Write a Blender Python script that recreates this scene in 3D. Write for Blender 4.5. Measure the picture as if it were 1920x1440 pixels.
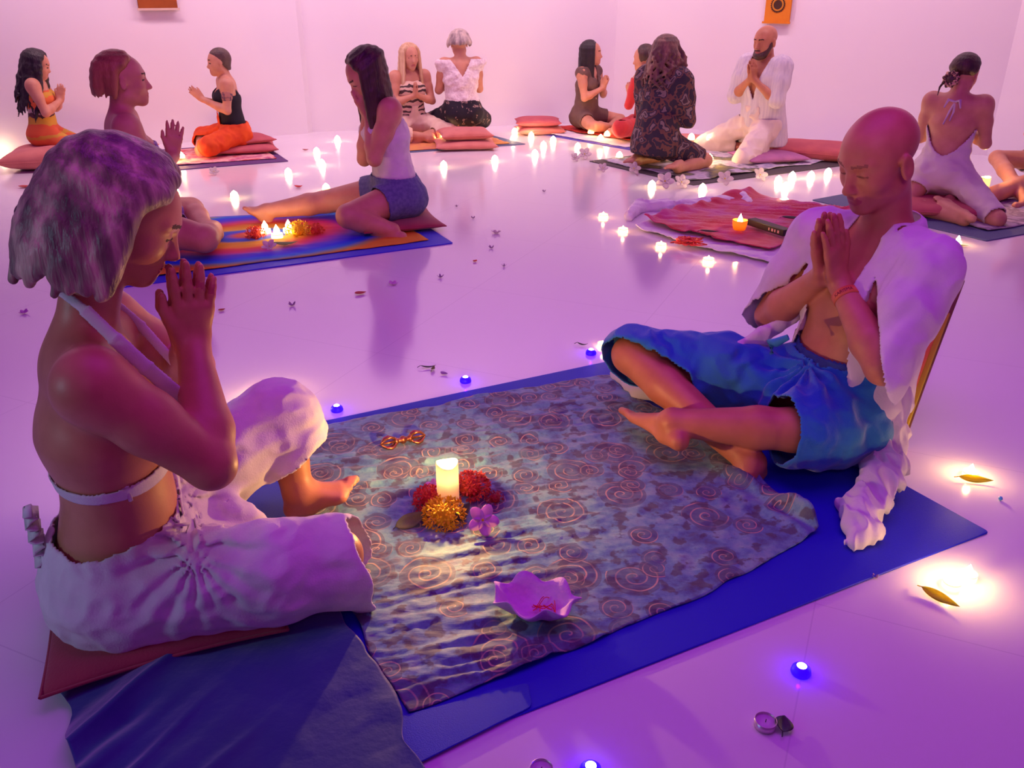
import bpy, math, random
import numpy as np
from mathutils import Vector, Matrix

for _o in list(bpy.data.objects):
    bpy.data.objects.remove(_o)
SC = bpy.context.scene
COL = SC.collection
random.seed(7)

# ------------------------------------------------------------ camera, world, lights
FPX, YH, CH = 1600.0, -25.0, 1.20
TH = math.atan((720 - YH) / FPX)
CT, ST = math.cos(TH), math.sin(TH)
cam_d = bpy.data.cameras.new('camera')
cam = bpy.data.objects.new('camera', cam_d)
COL.objects.link(cam)
cam_d.sensor_width = 36.0
cam_d.lens = FPX / 1920 * 36
cam_d.clip_start = 0.02
cam.location = (0, 0, CH)
cam.rotation_euler = (math.pi / 2 - TH, 0, 0)
SC.camera = cam
SC.view_settings.view_transform = 'Standard'
SC.view_settings.look = 'None'
SC.view_settings.gamma = 1
SC.view_settings.use_curve_mapping = False
SC.view_settings.exposure = 0.0
W = bpy.data.worlds.new('world')
SC.world = W
W.use_nodes = True
W.node_tree.nodes['Background'].inputs[0].default_value = (0.48, 0.025, 0.75, 1)
W.node_tree.nodes['Background'].inputs[1].default_value = 0.22


def area_light(name, loc, target, size, power, color, size_y=None, spread=180):
    d = bpy.data.lights.new(name, 'AREA')
    d.shape = 'RECTANGLE'
    d.size = size
    d.size_y = size_y or size
    d.energy = power
    d.color = color
    d.spread = math.radians(spread)
    o = bpy.data.objects.new(name, d)
    COL.objects.link(o)
    o.location = loc
    o.rotation_euler = (Vector(target) - Vector(loc)).to_track_quat('-Z', 'Y').to_euler()
    return o


area_light('violet_ceiling_light', (0.4, 2.0, 3.1), (0.4, 2.2, 0), 3.0, 46, (0.54, 0.045, 1.0), 2.0)
area_light('pink_front_fill', (0.2, -1.2, 3.0), (0.3, 7.6, 1.0), 1.6, 11, (1.0, 0.26, 0.85), 1.0, 75)  # added fill behind the camera, washes walls and people pink
area_light('cool_side_fill', (-2.6, 0.35, 1.1), (-0.85, 1.4, 0.35), 0.35, 1.4, (0.40, 0.80, 1.0), 0.35, 70)  # added off-frame fill, cools the woman's back and trousers
# added strips, out of view, that brighten the far walls
for a_, b_, pw in (((-3.9, 5.6), (-1.9, 6.3), 62), ((-1.5, 6.5), (0.6, 7.1), 62), ((1.1, 6.9), (3.0, 5.6), 60)):
    dx, dy = b_[0] - a_[0], b_[1] - a_[1]
    ln = math.hypot(dx, dy)
    mx_, my_ = (a_[0] + b_[0]) / 2, (a_[1] + b_[1]) / 2
    area_light('wall_fill_light', (mx_, my_, 3.3), (mx_ - dy / ln, my_ + dx / ln, 2.25), ln, pw * 1.02, (1.0, 0.63, 0.76), 0.12)


# ------------------------------------------------------------ pixel helpers (turn a pixel into a place)
def ray(x, y):
    u = (x - 960) / FPX
    v = (720 - y) / FPX
    return np.array([u, CT + v * ST, -ST + v * CT])


def fl(x, y, z=0.0):
    d = ray(x, y)
    t = (CH - z) / -d[2]
    return np.array([d[0] * t, d[1] * t, z])


class Frame:
    """a person's own frame: x forward, y left, z up, origin on the floor under the pelvis"""

    def __init__(s, x, y, yaw):
        s.b = np.array([x, y, 0.0])
        s.yaw = math.radians(yaw)
        s.F = np.array([math.cos(s.yaw), math.sin(s.yaw), 0])
        s.L = np.array([-math.sin(s.yaw), math.cos(s.yaw), 0])

    def loc(s, p):
        q = p - s.b
        return np.array([q @ s.F, q @ s.L, q[2]])

    def _pl(s, x, y, n, v):
        d = ray(x, y)
        o = np.array([0, 0, CH])
        t = (v - (o - s.b) @ n) / (d @ n)
        return s.loc(o + t * d)

    def s(s, x, y, lat):
        return s._pl(x, y, s.L, lat)

    def f(s, x, y, fw):
        return s._pl(x, y, s.F, fw)

    def z(s, x, y, z):
        return s.loc(fl(x, y, z))


# ------------------------------------------------------------ materials
MATS = {}


def nodes_of(name):
    m = bpy.data.materials.new(name)
    m.use_nodes = True
    nt = m.node_tree
    return m, nt, nt.nodes['Principled BSDF']


def N(nt, typ, **kw):
    n = nt.nodes.new(typ)
    for k, v in kw.items():
        if k.startswith('i_'):
            key = k[2:]
            n.inputs[int(key) if key.isdigit() else key.replace('_', ' ')].default_value = v
        else:
            setattr(n, k, v)
    return n


def ramp(nt, stops, interp='LINEAR'):
    r = nt.nodes.new('ShaderNodeValToRGB')
    r.color_ramp.interpolation = interp
    e = r.color_ramp.elements
    while len(e) > 1:
        e.remove(e[-1])
    e[0].position, e[0].color = stops[0][0], (*stops[0][1], 1)
    for p, c in stops[1:]:
        q = e.new(p)
        q.color = (*c, 1)
    return r


def mat(name, color, rough=0.7, color2=None, scale=8.0, bump=0.0, bscale=60.0, stretch=(1, 1, 1), spec=0.4,
        sheen=0.0, coat=0.0, sub=0.0, metal=0.0, trans=0.0, stops=None, interp='LINEAR', detail=4.0):
    """principled material; colour varies between color and color2 through object-space noise"""
    if name in MATS:
        return MATS[name]
    m, nt, b = nodes_of(name)
    b.inputs['Roughness'].default_value = rough
    b.inputs['Specular IOR Level'].default_value = spec
    b.inputs['Metallic'].default_value = metal
    b.inputs['Sheen Weight'].default_value = sheen
    b.inputs['Coat Weight'].default_value = coat
    b.inputs['Subsurface Weight'].default_value = sub
    if sub:
        b.inputs['Subsurface Radius'].default_value = (0.02, 0.008, 0.005)
        b.inputs['Subsurface Scale'].default_value = 0.6
    tc = N(nt, 'ShaderNodeTexCoord')
    mp = N(nt, 'ShaderNodeMapping')
    mp.inputs['Scale'].default_value = stretch
    nt.links.new(tc.outputs['Object'], mp.inputs[0])
    nz = N(nt, 'ShaderNodeTexNoise')
    nz.inputs['Scale'].default_value = scale
    nz.inputs['Detail'].default_value = detail
    nt.links.new(mp.outputs[0], nz.inputs['Vector'])
    if stops is None:
        c2 = color2 or tuple(c * 0.88 for c in color)
        stops = [(0.35, color), (0.65, c2)]
    r = ramp(nt, stops, interp)
    nt.links.new(nz.outputs['Fac'], r.inputs[0])
    nt.links.new(r.outputs[0], b.inputs['Base Color'])
    if bump:
        n2 = N(nt, 'ShaderNodeTexNoise')
        n2.inputs['Scale'].default_value = bscale
        n2.inputs['Detail'].default_value = 3
        nt.links.new(mp.outputs[0], n2.inputs['Vector'])
        bp = N(nt, 'ShaderNodeBump')
        bp.inputs['Strength'].default_value = bump
        bp.inputs['Distance'].default_value = 0.004
        nt.links.new(n2.outputs['Fac'], bp.inputs['Height'])
        nt.links.new(bp.outputs[0], b.inputs['Normal'])
    if trans:
        # thin cloth lets some light through
        tr = N(nt, 'ShaderNodeBsdfTranslucent')
        nt.links.new(r.outputs[0], tr.inputs[0])
        mx = N(nt, 'ShaderNodeMixShader')
        mx.inputs[0].default_value = trans
        nt.links.new(b.outputs[0], mx.inputs[1])
        nt.links.new(tr.outputs[0], mx.inputs[2])
        nt.links.new(mx.outputs[0], nt.nodes['Material Output'].inputs[0])
    MATS[name] = m
    return m


def emit(name, color, strength):
    if name in MATS:
        return MATS[name]
    m, nt, b = nodes_of(name)
    nz = N(nt, 'ShaderNodeTexNoise', i_Scale=40.0)
    r = ramp(nt, [(0.0, tuple(c * 0.92 for c in color)), (1.0, color)])
    nt.links.new(nz.outputs['Fac'], r.inputs[0])
    nt.links.new(r.outputs[0], b.inputs['Emission Color'])
    b.inputs['Base Color'].default_value = (*color, 1)
    b.inputs['Emission Strength'].default_value = strength
    MATS[name] = m
    return m


def stripes(name, bands, axis='z', freq=1.0, warp=0.02, rough=0.8, noise=None):
    """colour bands along one object axis: bands is a list of (position, colour)"""
    m, nt, b = nodes_of(name)
    tc = N(nt, 'ShaderNodeTexCoord')
    sx = N(nt, 'ShaderNodeSeparateXYZ')
    nz = N(nt, 'ShaderNodeTexNoise', i_Scale=9.0)
    nt.links.new(tc.outputs['Object'], sx.inputs[0])
    nt.links.new(tc.outputs['Object'], nz.inputs['Vector'])
    a = N(nt, 'ShaderNodeMath', operation='MULTIPLY_ADD')
    nt.links.new(nz.outputs['Fac'], a.inputs[0])
    a.inputs[1].default_value = warp
    nt.links.new(sx.outputs['XYZ'.index(axis.upper())], a.inputs[2])
    f = N(nt, 'ShaderNodeMath', operation='MULTIPLY')
    nt.links.new(a.outputs[0], f.inputs[0])
    f.inputs[1].default_value = freq
    fr = N(nt, 'ShaderNodeMath', operation='FRACT')
    nt.links.new(f.outputs[0], fr.inputs[0])
    r = ramp(nt, bands, 'CONSTANT')
    nt.links.new(fr.outputs[0], r.inputs[0])
    nt.links.new(r.outputs[0], b.inputs['Base Color'])
    b.inputs['Roughness'].default_value = rough
    MATS[name] = m
    return m


# ------------------------------------------------------------ object helpers
def tag(o, label=None, cat=None, group=None, kind=None):
    if label:
        o['label'] = label
    if cat:
        o['category'] = cat
    if group:
        o['group'] = group
    if kind:
        o['kind'] = kind
    return o


def mesh_obj(name, V, F, m, parent=None, smooth=True, loc=(0, 0, 0), yaw=0.0, mats=None, midx=None):
    me = bpy.data.meshes.new(name)
    V = np.asarray(V, dtype=np.float32)
    if isinstance(F, np.ndarray):
        n = len(F)
        k = F.shape[1]
        me.vertices.add(len(V))
        me.vertices.foreach_set('co', V.ravel())
        me.loops.add(n * k)
        me.loops.foreach_set('vertex_index', F.astype(np.int32).ravel())
        me.polygons.add(n)
        me.polygons.foreach_set('loop_start', np.arange(0, n * k, k, dtype=np.int32))
        me.polygons.foreach_set('loop_total', np.full(n, k, dtype=np.int32))
        me.update(calc_edges=True)
    else:
        me.from_pydata([tuple(map(float, v)) for v in V], [], [tuple(map(int, f)) for f in F])
        me.update()
    for mm in (mats or [m]):
        me.materials.append(mm)
    if midx is not None:
        me.polygons.foreach_set('material_index', np.asarray(midx, dtype=np.int32))
    if smooth:
        me.polygons.foreach_set('use_smooth', np.ones(len(me.polygons), dtype=bool))
    me.validate()
    o = bpy.data.objects.new(name, me)
    COL.objects.link(o)
    o.location = loc
    o.rotation_euler = (0, 0, yaw)
    if parent is not None:
        o.parent = parent
    return o


def empty(name, loc, yaw=0.0, label=None, cat=None, group=None):
    o = bpy.data.objects.new(name, None)
    COL.objects.link(o)
    o.location = loc
    o.rotation_euler = (0, 0, yaw)
    o.empty_display_size = 0.05
    return tag(o, label, cat, group)


def grid_faces(nu, nv, wrap_u=False, off=0):
    F = []
    for j in range(nv - 1):
        for i in range(nu if wrap_u else nu - 1):
            a = j * nu + i
            b = j * nu + (i + 1) % nu
            F.append((off + a, off + b, off + b + nu, off + a + nu))
    return F


def lathe(prof, n=28, squash=None):
    """surface of revolution from (r, z) pairs; returns V, F with caps where r is 0"""
    V, F = [], []
    for r, z in prof:
        for i in range(n):
            a = 2 * math.pi * i / n
            V.append((r * math.cos(a), r * math.sin(a), z))
    F = grid_faces(n, len(prof), True)
    if prof[0][0] > 1e-5:
        F.append(tuple(range(n))[::-1])
    if prof[-1][0] > 1e-5:
        F.append(tuple(range((len(prof) - 1) * n, len(prof) * n)))
    return V, F


def tube(pts, rad, n=8):
    """bent tube through points; rad is a number or a list"""
    pts = [np.array(p, float) for p in pts]
    R = rad if hasattr(rad, '__len__') else [rad] * len(pts)
    V = []
    up = np.array([0, 0, 1.0])
    for i, p in enumerate(pts):
        t = pts[min(i + 1, len(pts) - 1)] - pts[max(i - 1, 0)]
        t /= (np.linalg.norm(t) + 1e-9)
        a = np.cross(t, up)
        if np.linalg.norm(a) < 0.1:
            a = np.cross(t, np.array([1.0, 0, 0]))
        a /= np.linalg.norm(a)
        b = np.cross(t, a)
        for k in range(n):
            w = 2 * math.pi * k / n
            V.append(p + R[i] * (math.cos(w) * a + math.sin(w) * b))
    F = grid_faces(n, len(pts), True)
    F.append(tuple(range(n)))
    F.append(tuple(range((len(pts) - 1) * n, len(pts) * n))[::-1])
    return V, F


def merge(*vf):
    V, F = [], []
    for v, f in vf:
        o = len(V)
        V += list(v)
        F += [tuple(i + o for i in q) for q in f]
    return V, F


def noise3(P, freq, seed=0, octs=3):
    """cheap smooth pseudo noise in about -1..1"""
    rs = np.random.RandomState(seed)
    out = np.zeros(len(P))
    amp, tot = 1.0, 0.0
    for o in range(octs):
        A = rs.randn(5, 3)
        A /= np.linalg.norm(A, axis=1)[:, None]
        ph = rs.rand(5) * 6.28
        w = P + 0.35 / freq * np.sin(P[:, [1, 2, 0]] * freq * 1.3 + ph[:3])
        s = np.zeros(len(P))
        for k in range(5):
            s += np.sin(w @ A[k] * freq + ph[k])
        out += amp * s / 3.0
        tot += amp
        amp *= 0.5
        freq *= 2.03
    return out / tot


# ------------------------------------------------------------ signed-distance modelling
def v3(*a):
    return np.array(a if len(a) == 3 else a[0], float)


class Pm:
    pass


def EC(a, b, wa, wb=None, ha=None, hb=None, L=None, k=0.02, tag='', op=1):
    """tapered limb from a to b; w = half width along L, h = half depth across it"""
    p = Pm()
    p.a, p.b = v3(a), v3(b)
    p.wa = wa
    p.wb = wa if wb is None else wb
    p.ha = p.wa if ha is None else ha
    p.hb = (p.wb if ha is None else ha) if hb is None else hb
    p.L = None if L is None else v3(L) / np.linalg.norm(v3(L))
    p.k, p.tag, p.op = k, tag, op
    return p


def EL(c, r, A=None, k=0.02, tag='', op=1):
    """ellipsoid with radii r along the axes in the rows of A"""
    p = Pm()
    p.c, p.r = v3(c), v3(r)
    p.A = np.eye(3) if A is None else np.asarray(A, float)
    p.k, p.tag, p.op = k, tag, op
    return p


def inflate(p, d, k=None):
    q = Pm()
    q.__dict__.update(p.__dict__)
    if hasattr(p, 'c'):
        q.r = p.r + d
    else:
        q.wa, q.wb, q.ha, q.hb = p.wa + d, p.wb + d, p.ha + d, p.hb + d
    if k is not None:
        q.k = k
    return q


def pbox(p):
    if hasattr(p, 'c'):
        e = np.sqrt(((p.A * p.r[:, None]) ** 2).sum(0))
        return p.c - e, p.c + e
    ra = max(p.wa, p.ha)
    rb = max(p.wb, p.hb)
    return np.minimum(p.a - ra, p.b - rb), np.maximum(p.a + ra, p.b + rb)


def pdist(p, X):
    if hasattr(p, 'c'):
        q = (X - p.c) @ p.A.T
        k0 = np.sqrt(((q / p.r) ** 2).sum(1))
        k1 = np.sqrt(((q / p.r ** 2) ** 2).sum(1)) + 1e-9
        return k0 * (k0 - 1) / k1
    ab = p.b - p.a
    t = np.clip((X - p.a) @ ab / (ab @ ab + 1e-12), 0, 1)
    r = X - p.a - t[:, None] * ab
    w = p.wa + (p.wb - p.wa) * t
    if p.L is None:
        return np.sqrt((r * r).sum(1)) - w
    h = p.ha + (p.hb - p.ha) * t
    l = r @ p.L
    l2 = l * l
    m2 = np.maximum((r * r).sum(1) - l2, 0)
    k0 = np.sqrt(l2 / w ** 2 + m2 / h ** 2)
    k1 = np.sqrt(l2 / w ** 4 + m2 / h ** 4) + 1e-9
    return k0 * (k0 - 1) / k1


def field(prims, X, marg):
    d = np.full(len(X), 0.25)
    for p in prims:
        lo, hi = pbox(p)
        m = marg + p.k
        idx = np.nonzero(((X > lo - m) & (X < hi + m)).all(1))[0]
        if not len(idx):
            continue
        e = pdist(p, X[idx])
        c = d[idx]
        k = p.k
        if p.op > 0:
            hh = np.maximum(k - np.abs(c - e), 0) / k
            d[idx] = np.minimum(c, e) - hh * hh * k * 0.25
        else:
            e = -e
            hh = np.maximum(k - np.abs(c - e), 0) / k
            d[idx] = np.maximum(c, e) + hh * hh * k * 0.25
    return d


def sdf_mesh(prims, h, reg=None, disp=None, pad=0.02):
    """surface of the blended primitives on a grid of step h.
    reg(X) > 0 cuts the surface away (left open, like a hem); disp(X) pushes the surface outwards"""
    bs = [pbox(p) for p in prims if p.op > 0]
    lo = np.min([b[0] for b in bs], 0) - pad - h
    hi = np.max([b[1] for b in bs], 0) + pad + h
    B = 8
    nb = np.ceil((hi - lo) / (h * B)).astype(int) + 1
    marg = h * B * 0.9 + 0.02

    def fn(X):
        d = field(prims, X, marg)
        if disp is not None:
            near = np.abs(d) < 0.06
            if near.any():
                d[near] -= disp(X[near])
        if reg is not None:
            return np.maximum(d, np.minimum(reg(X), 0.2))
        return d

    g = [lo[i] + (np.arange(nb[i]) + 0.5 - 0.5 / B) * h * B for i in range(3)]
    C = np.stack(np.meshgrid(*g, indexing='ij'), -1).reshape(-1, 3)
    dc = fn(C)
    act = np.nonzero(np.abs(dc) < h * B * 1.35)[0]
    D = np.repeat(np.repeat(np.repeat(dc.reshape(nb), B, 0), B, 1), B, 2).astype(np.float32)
    D6 = D.reshape(nb[0], B, nb[1], B, nb[2], B)
    bi, bj, bk = np.unravel_index(act, nb)
    lc = np.stack(np.meshgrid(np.arange(B), np.arange(B), np.arange(B), indexing='ij'), -1).reshape(-1, 3)
    for s in range(0, len(act), 1500):
        sl = slice(s, s + 1500)
        base = np.stack([bi[sl], bj[sl], bk[sl]], 1) * B
        X = lo + (base[:, None, :] + lc[None]) * h
        v = fn(X.reshape(-1, 3)).reshape(-1, B, B, B)
        D6[bi[sl], :, bj[sl], :, bk[sl], :] = v
    ins = D < 0
    c8 = [(a, b, c) for a in (0, 1) for b in (0, 1) for c in (0, 1)]
    sh = tuple(n - 1 for n in D.shape)
    cnt = np.zeros(sh, np.uint8)
    for a, b, c in c8:
        cnt += ins[a:a + sh[0], b:b + sh[1], c:c + sh[2]]
    ci, cj, ck = np.nonzero((cnt > 0) & (cnt < 8))
    n = len(ci)
    idx = np.full(sh, -1, np.int32)
    idx[ci, cj, ck] = np.arange(n)
    vals = {q: D[ci + q[0], cj + q[1], ck + q[2]].astype(float) for q in c8}
    acc = np.zeros((n, 3))
    num = np.zeros(n)
    for q in c8:
        for ax in range(3):
            if q[ax] == 0:
                r = list(q)
                r[ax] = 1
                r = tuple(r)
                x, y = vals[q], vals[r]
                cr = (x < 0) != (y < 0)
                t = np.where(cr, x / np.where(np.abs(x - y) < 1e-12, 1, x - y), 0)
                pt = np.tile(np.array(q, float), (n, 1))
                pt[:, ax] = t
                acc += pt * cr[:, None]
                num += cr
    V = lo + (np.stack([ci, cj, ck], 1) + acc / num[:, None]) * h
    Fs = []
    for ax in range(3):
        o1, o2 = [(1, 2), (2, 0), (0, 1)][ax]
        a = [slice(1, -1)] * 3
        a[ax] = slice(0, -1)
        b = [slice(1, -1)] * 3
        b[ax] = slice(1, None)
        A_, B_ = ins[tuple(a)], ins[tuple(b)]
        w = np.nonzero(A_ != B_)
        p = np.stack(w, 1) + 1
        p[:, ax] -= 1
        fl_ = A_[w]
        def vid(d1, d2):
            q = p.copy()
            q[:, o1] -= d1
            q[:, o2] -= d2
            return idx[q[:, 0], q[:, 1], q[:, 2]]
        quad = np.stack([vid(1, 1), vid(0, 1), vid(0, 0), vid(1, 0)], 1)
        quad[~fl_] = quad[~fl_][:, ::-1]
        Fs.append(quad)
    F = np.concatenate(Fs)
    F = F[(F >= 0).all(1)]
    if reg is not None:
        cen = V[F].mean(1)
        d = field(prims, cen, marg)
        if disp is not None:
            d = d - disp(cen)
        keep = ~((d < -0.75 * h) & (reg(cen) > -0.9 * h))
        F = F[keep]
        used = np.unique(F)
        mp = np.full(len(V), -1)
        mp[used] = np.arange(len(used))
        V, F = V[used], mp[F]
    return V, F


def smooth_mod(o, it=2, f=0.5):
    m = o.modifiers.new('smooth', 'SMOOTH')
    m.iterations = it
    m.factor = f


def cloth(name, prims, h, m, parent, reg=None, disp=None, thick=0.003, it=2):
    V, F = sdf_mesh(prims, h, reg, disp)
    o = mesh_obj(name, V, F, m, parent)
    smooth_mod(o, it)
    if thick and reg is not None:
        s = o.modifiers.new('thick', 'SOLIDIFY')
        s.thickness = thick
        s.offset = 0
    return o


def rotm(yaw, pitch, roll=0.0):
    """rows = forward, left, up axes of a head turned by yaw (left +), nodded by pitch (down +), rolled"""
    y, p, r = map(math.radians, (yaw, pitch, roll))
    f = v3(math.cos(y) * math.cos(p), math.sin(y) * math.cos(p), -math.sin(p))
    l = v3(-math.sin(y), math.cos(y), 0)
    u = np.cross(f, l)
    l2 = l * math.cos(r) + u * math.sin(r)
    u2 = np.cross(f, l2)
    return np.stack([f, l2, u2])


def head_prims(c, A, s=1.0, male=False):
    f, l, u = A
    T = lambda a, b, d: c + s * (a * f + b * l + d * u)
    R = lambda a, b, d: (s * a, s * b, s * d)
    P = [EL(T(-.018, 0, .033), R(.097, .079, .083), A, .03, 'head'),
         EL(T(.028, 0, .01), R(.062, .064, .075), A, .03, 'head'),
         EL(T(.030, 0, -.045), R(.056, .056, .062), A, .03, 'head'),
         EC(T(-.005, .045, -.07), T(.062, .008, -.098), .020 * s, .017 * s, k=.03, tag='head'),
         EC(T(-.005, -.045, -.07), T(.062, -.008, -.098), .020 * s, .017 * s, k=.03, tag='head'),
         EL(T(.070, 0, -.100), R(.018, .021, .016), A, .02, 'head'),
         EL(T(.066, 0, -.066), R(.026, .030, .028), A, .02, 'head')]
    for q in (1, -1):
        P += [EL(T(.052, q * .036, -.032), R(.028, .024, .028), A, .02, 'head'),
              EC(T(.084, q * .010, .022), T(.068, q * .046, .020), .010 * s, .009 * s, k=.015, tag='head'),
              EL(T(.096, q * .031, -.001), R(.014, .015, .011), A, .014, 'head', -1),
              EL(T(.071, q * .031, -.001), R(.0165, .0175, .0135), A, .004, 'head'),
              EL(T(.096, q * .011, -.045), R(.009, .007, .007), A, .006, 'head'),
              EL(T(-.008, q * (.084 if male else .079), -.014), R(.020, .010, .036) if male else R(.017, .009, .031), A, .006, 'head'),
              EL(T(-.004, q * (.094 if male else .088), -.012), R(.009, .006, .019), A, .006, 'head', -1)]
    P += [EC(T(.082, 0, .008), T(.106, 0, -.038), .009 * s, .0115 * s, k=.012, tag='head'),
          EL(T(.107, 0, -.041), R(.011, .011, .009), A, .006, 'head'),
          EL(T(.0895, 0, -.067), R(.009, .022, .0055), A, .006, 'head'),
          EL(T(.0875, 0, -.078), R(.009, .019, .0065), A, .006, 'head'),
          EL(T(.098, 0, -.0725), R(.012, .022, .0016), A, .003, 'head', -1)]
    return P


def face_mats(V, F, c, A, s, blend=True):
    """material slots of the head's skin: 0 skin, 1 lips, 2 brows and lashes"""
    q = (V[F].mean(1) - c) @ A.T / s
    f, l, u = q[:, 0], np.abs(q[:, 1]), q[:, 2]
    mi = np.zeros(len(F), int)
    mi[(f > .074) & (l < .024) & (u < -.061 + .0 * l) & (u > -.085) & (((l / .024) ** 2 + ((u + .073) / .0125) ** 2) < 1)] = 1
    br = np.abs(u - (.021 + .10 * (l - .01) - 2.2 * (l - .028) ** 2)) < .0042
    mi[(f > .045) & (l > .012) & (l < .050) & br] = 2
    mi[(f > .06) & (l > .016) & (l < .047) & (np.abs(u + .0065 + 6 * (l - .031) ** 2 * -1) < .0026)] = 2
    return mi


def pray_hands(wl, wr, tip, up_side, s=1.0, spread=0.0, gap=.015, k=.004):
    """two hands pressed palm to palm. tip = where the middle fingertips are; up_side = direction of the thumbs"""
    wl, wr, tip = v3(wl), v3(wr), v3(tip)
    Wc = (wl + wr) / 2
    D = tip - Wc
    Ln = np.linalg.norm(D)
    D = D / Ln
    q = Ln / .185
    Nn = wl - wr
    Nn = Nn - D * (Nn @ D)
    Nn /= np.linalg.norm(Nn)
    Bk = v3(up_side)
    Bk = Bk - D * (Bk @ D) - Nn * (Bk @ Nn)
    Bk /= np.linalg.norm(Bk)
    P = []
    lens = (.070, .078, .073, .058)
    for sd, w in ((1, wl), (-1, wr)):
        o = Wc + Nn * sd * gap * q
        tg = 'handl' if sd > 0 else 'handr'
        P.append(EC(w, o + D * .03 * q, .025 * q, .030 * q, .019 * q, .014 * q, Bk, .02, tg))
        P.append(EC(o + D * .025 * q, o + D * .086 * q, .031 * q, .040 * q, .0145 * q, .0125 * q, Bk, .012, tg))
        P.append(EC(o + (D * .018 + Bk * .018) * q, o + (D * .052 + Bk * .036) * q, .0165 * q, .0135 * q, k=.012, tag=tg))
        P.append(EC(o + (D * .050 + Bk * .036) * q, o + (D * .078 + Bk * .052) * q, .0115 * q, .0100 * q, k=k * 1.5, tag=tg))
        P.append(EC(o + (D * .078 + Bk * .052) * q, o + (D * .106 + Bk * .055) * q - Nn * sd * .003 * q, .0098 * q, .0080 * q, k=k, tag=tg))
        for j in range(4):
            ang = (1.5 - j) * (.055 + spread)
            dd = D * math.cos(ang) + Bk * math.sin(ang)
            b0 = o + (D * (.088 - (.006 if j == 3 else 0) - (.002 if j == 0 else 0)) + Bk * (.0285 - .019 * j)) * q
            b1 = b0 + dd * lens[j] * .46 * q - Nn * sd * .0005 * q
            b2 = b1 + dd * lens[j] * .28 * q - Nn * sd * .002 * q
            b3 = b2 + dd * lens[j] * .26 * q - Nn * sd * .003 * q
            r = (.0092, .0094, .0090, .0080)[j] * q
            P.append(EC(b0 - dd * .012 * q, b1, r * 1.05, r * .98, k=k, tag=tg))
            P.append(EC(b1, b2, r * 1.0, r * .90, k=k, tag=tg))
            P.append(EC(b2, b3, r * .90, r * .76, k=k, tag=tg))
    return P


def foot_prims(ank, toe, sole, s=1.0, tg='foot', toes=True, inner=None):
    """foot from the ankle to the toe tip; sole = direction the sole faces"""
    ank, toe = v3(ank), v3(toe)
    n = v3(sole)
    n = n / np.linalg.norm(n)
    d = toe - ank
    d = d - n * (d @ n)
    Ln = max(np.linalg.norm(d), .05)
    d /= Ln
    w = np.cross(d, n)
    if inner is not None and w @ v3(inner) < 0:
        w = -w
    q = Ln / .19
    base = ank + n * .055 * s
    P = [EL(ank, (.033 * s,) * 3, None, .02, tg),
         EC(base - d * .035 * q - n * .018, base + d * .01 * q - n * .015, .027 * s, .029 * s, .026 * s, .026 * s, w, .02, tg),
         EC(ank + d * .012, base + d * .11 * q - n * .012 * s, .028 * s, .036 * s, .026 * s, .015 * s, w, .025, tg),
         EC(base + d * .01 * q - n * .012, base + d * .12 * q - n * .010, .027 * s, .038 * s, .018 * s, .013 * s, w, .02, tg)]
    if toes:
        for j in range(5):
            t0 = base + d * (.118 - .006 * j * (j > 0)) * q + w * (.027 - .0145 * j) * s - n * .009 * s
            ln = (.050, .047, .041, .035, .028)[j] * q
            r = (.0125, .0088, .0083, .008, .0085)[j] * s
            P.append(EC(t0, t0 + d * ln * .6 - n * .003, r * 1.05, r * .9, k=.006, tag=tg))
            P.append(EC(t0 + d * ln * .6 - n * .003, t0 + d * ln, r * .95, r * .85, k=.005, tag=tg))
    else:
        P.append(EC(base + d * .12 * q - n * .010, base + d * .165 * q - n * .008, .036 * s, .026 * s, .012 * s, .009 * s, w, .02, tg))
    return P


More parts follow.
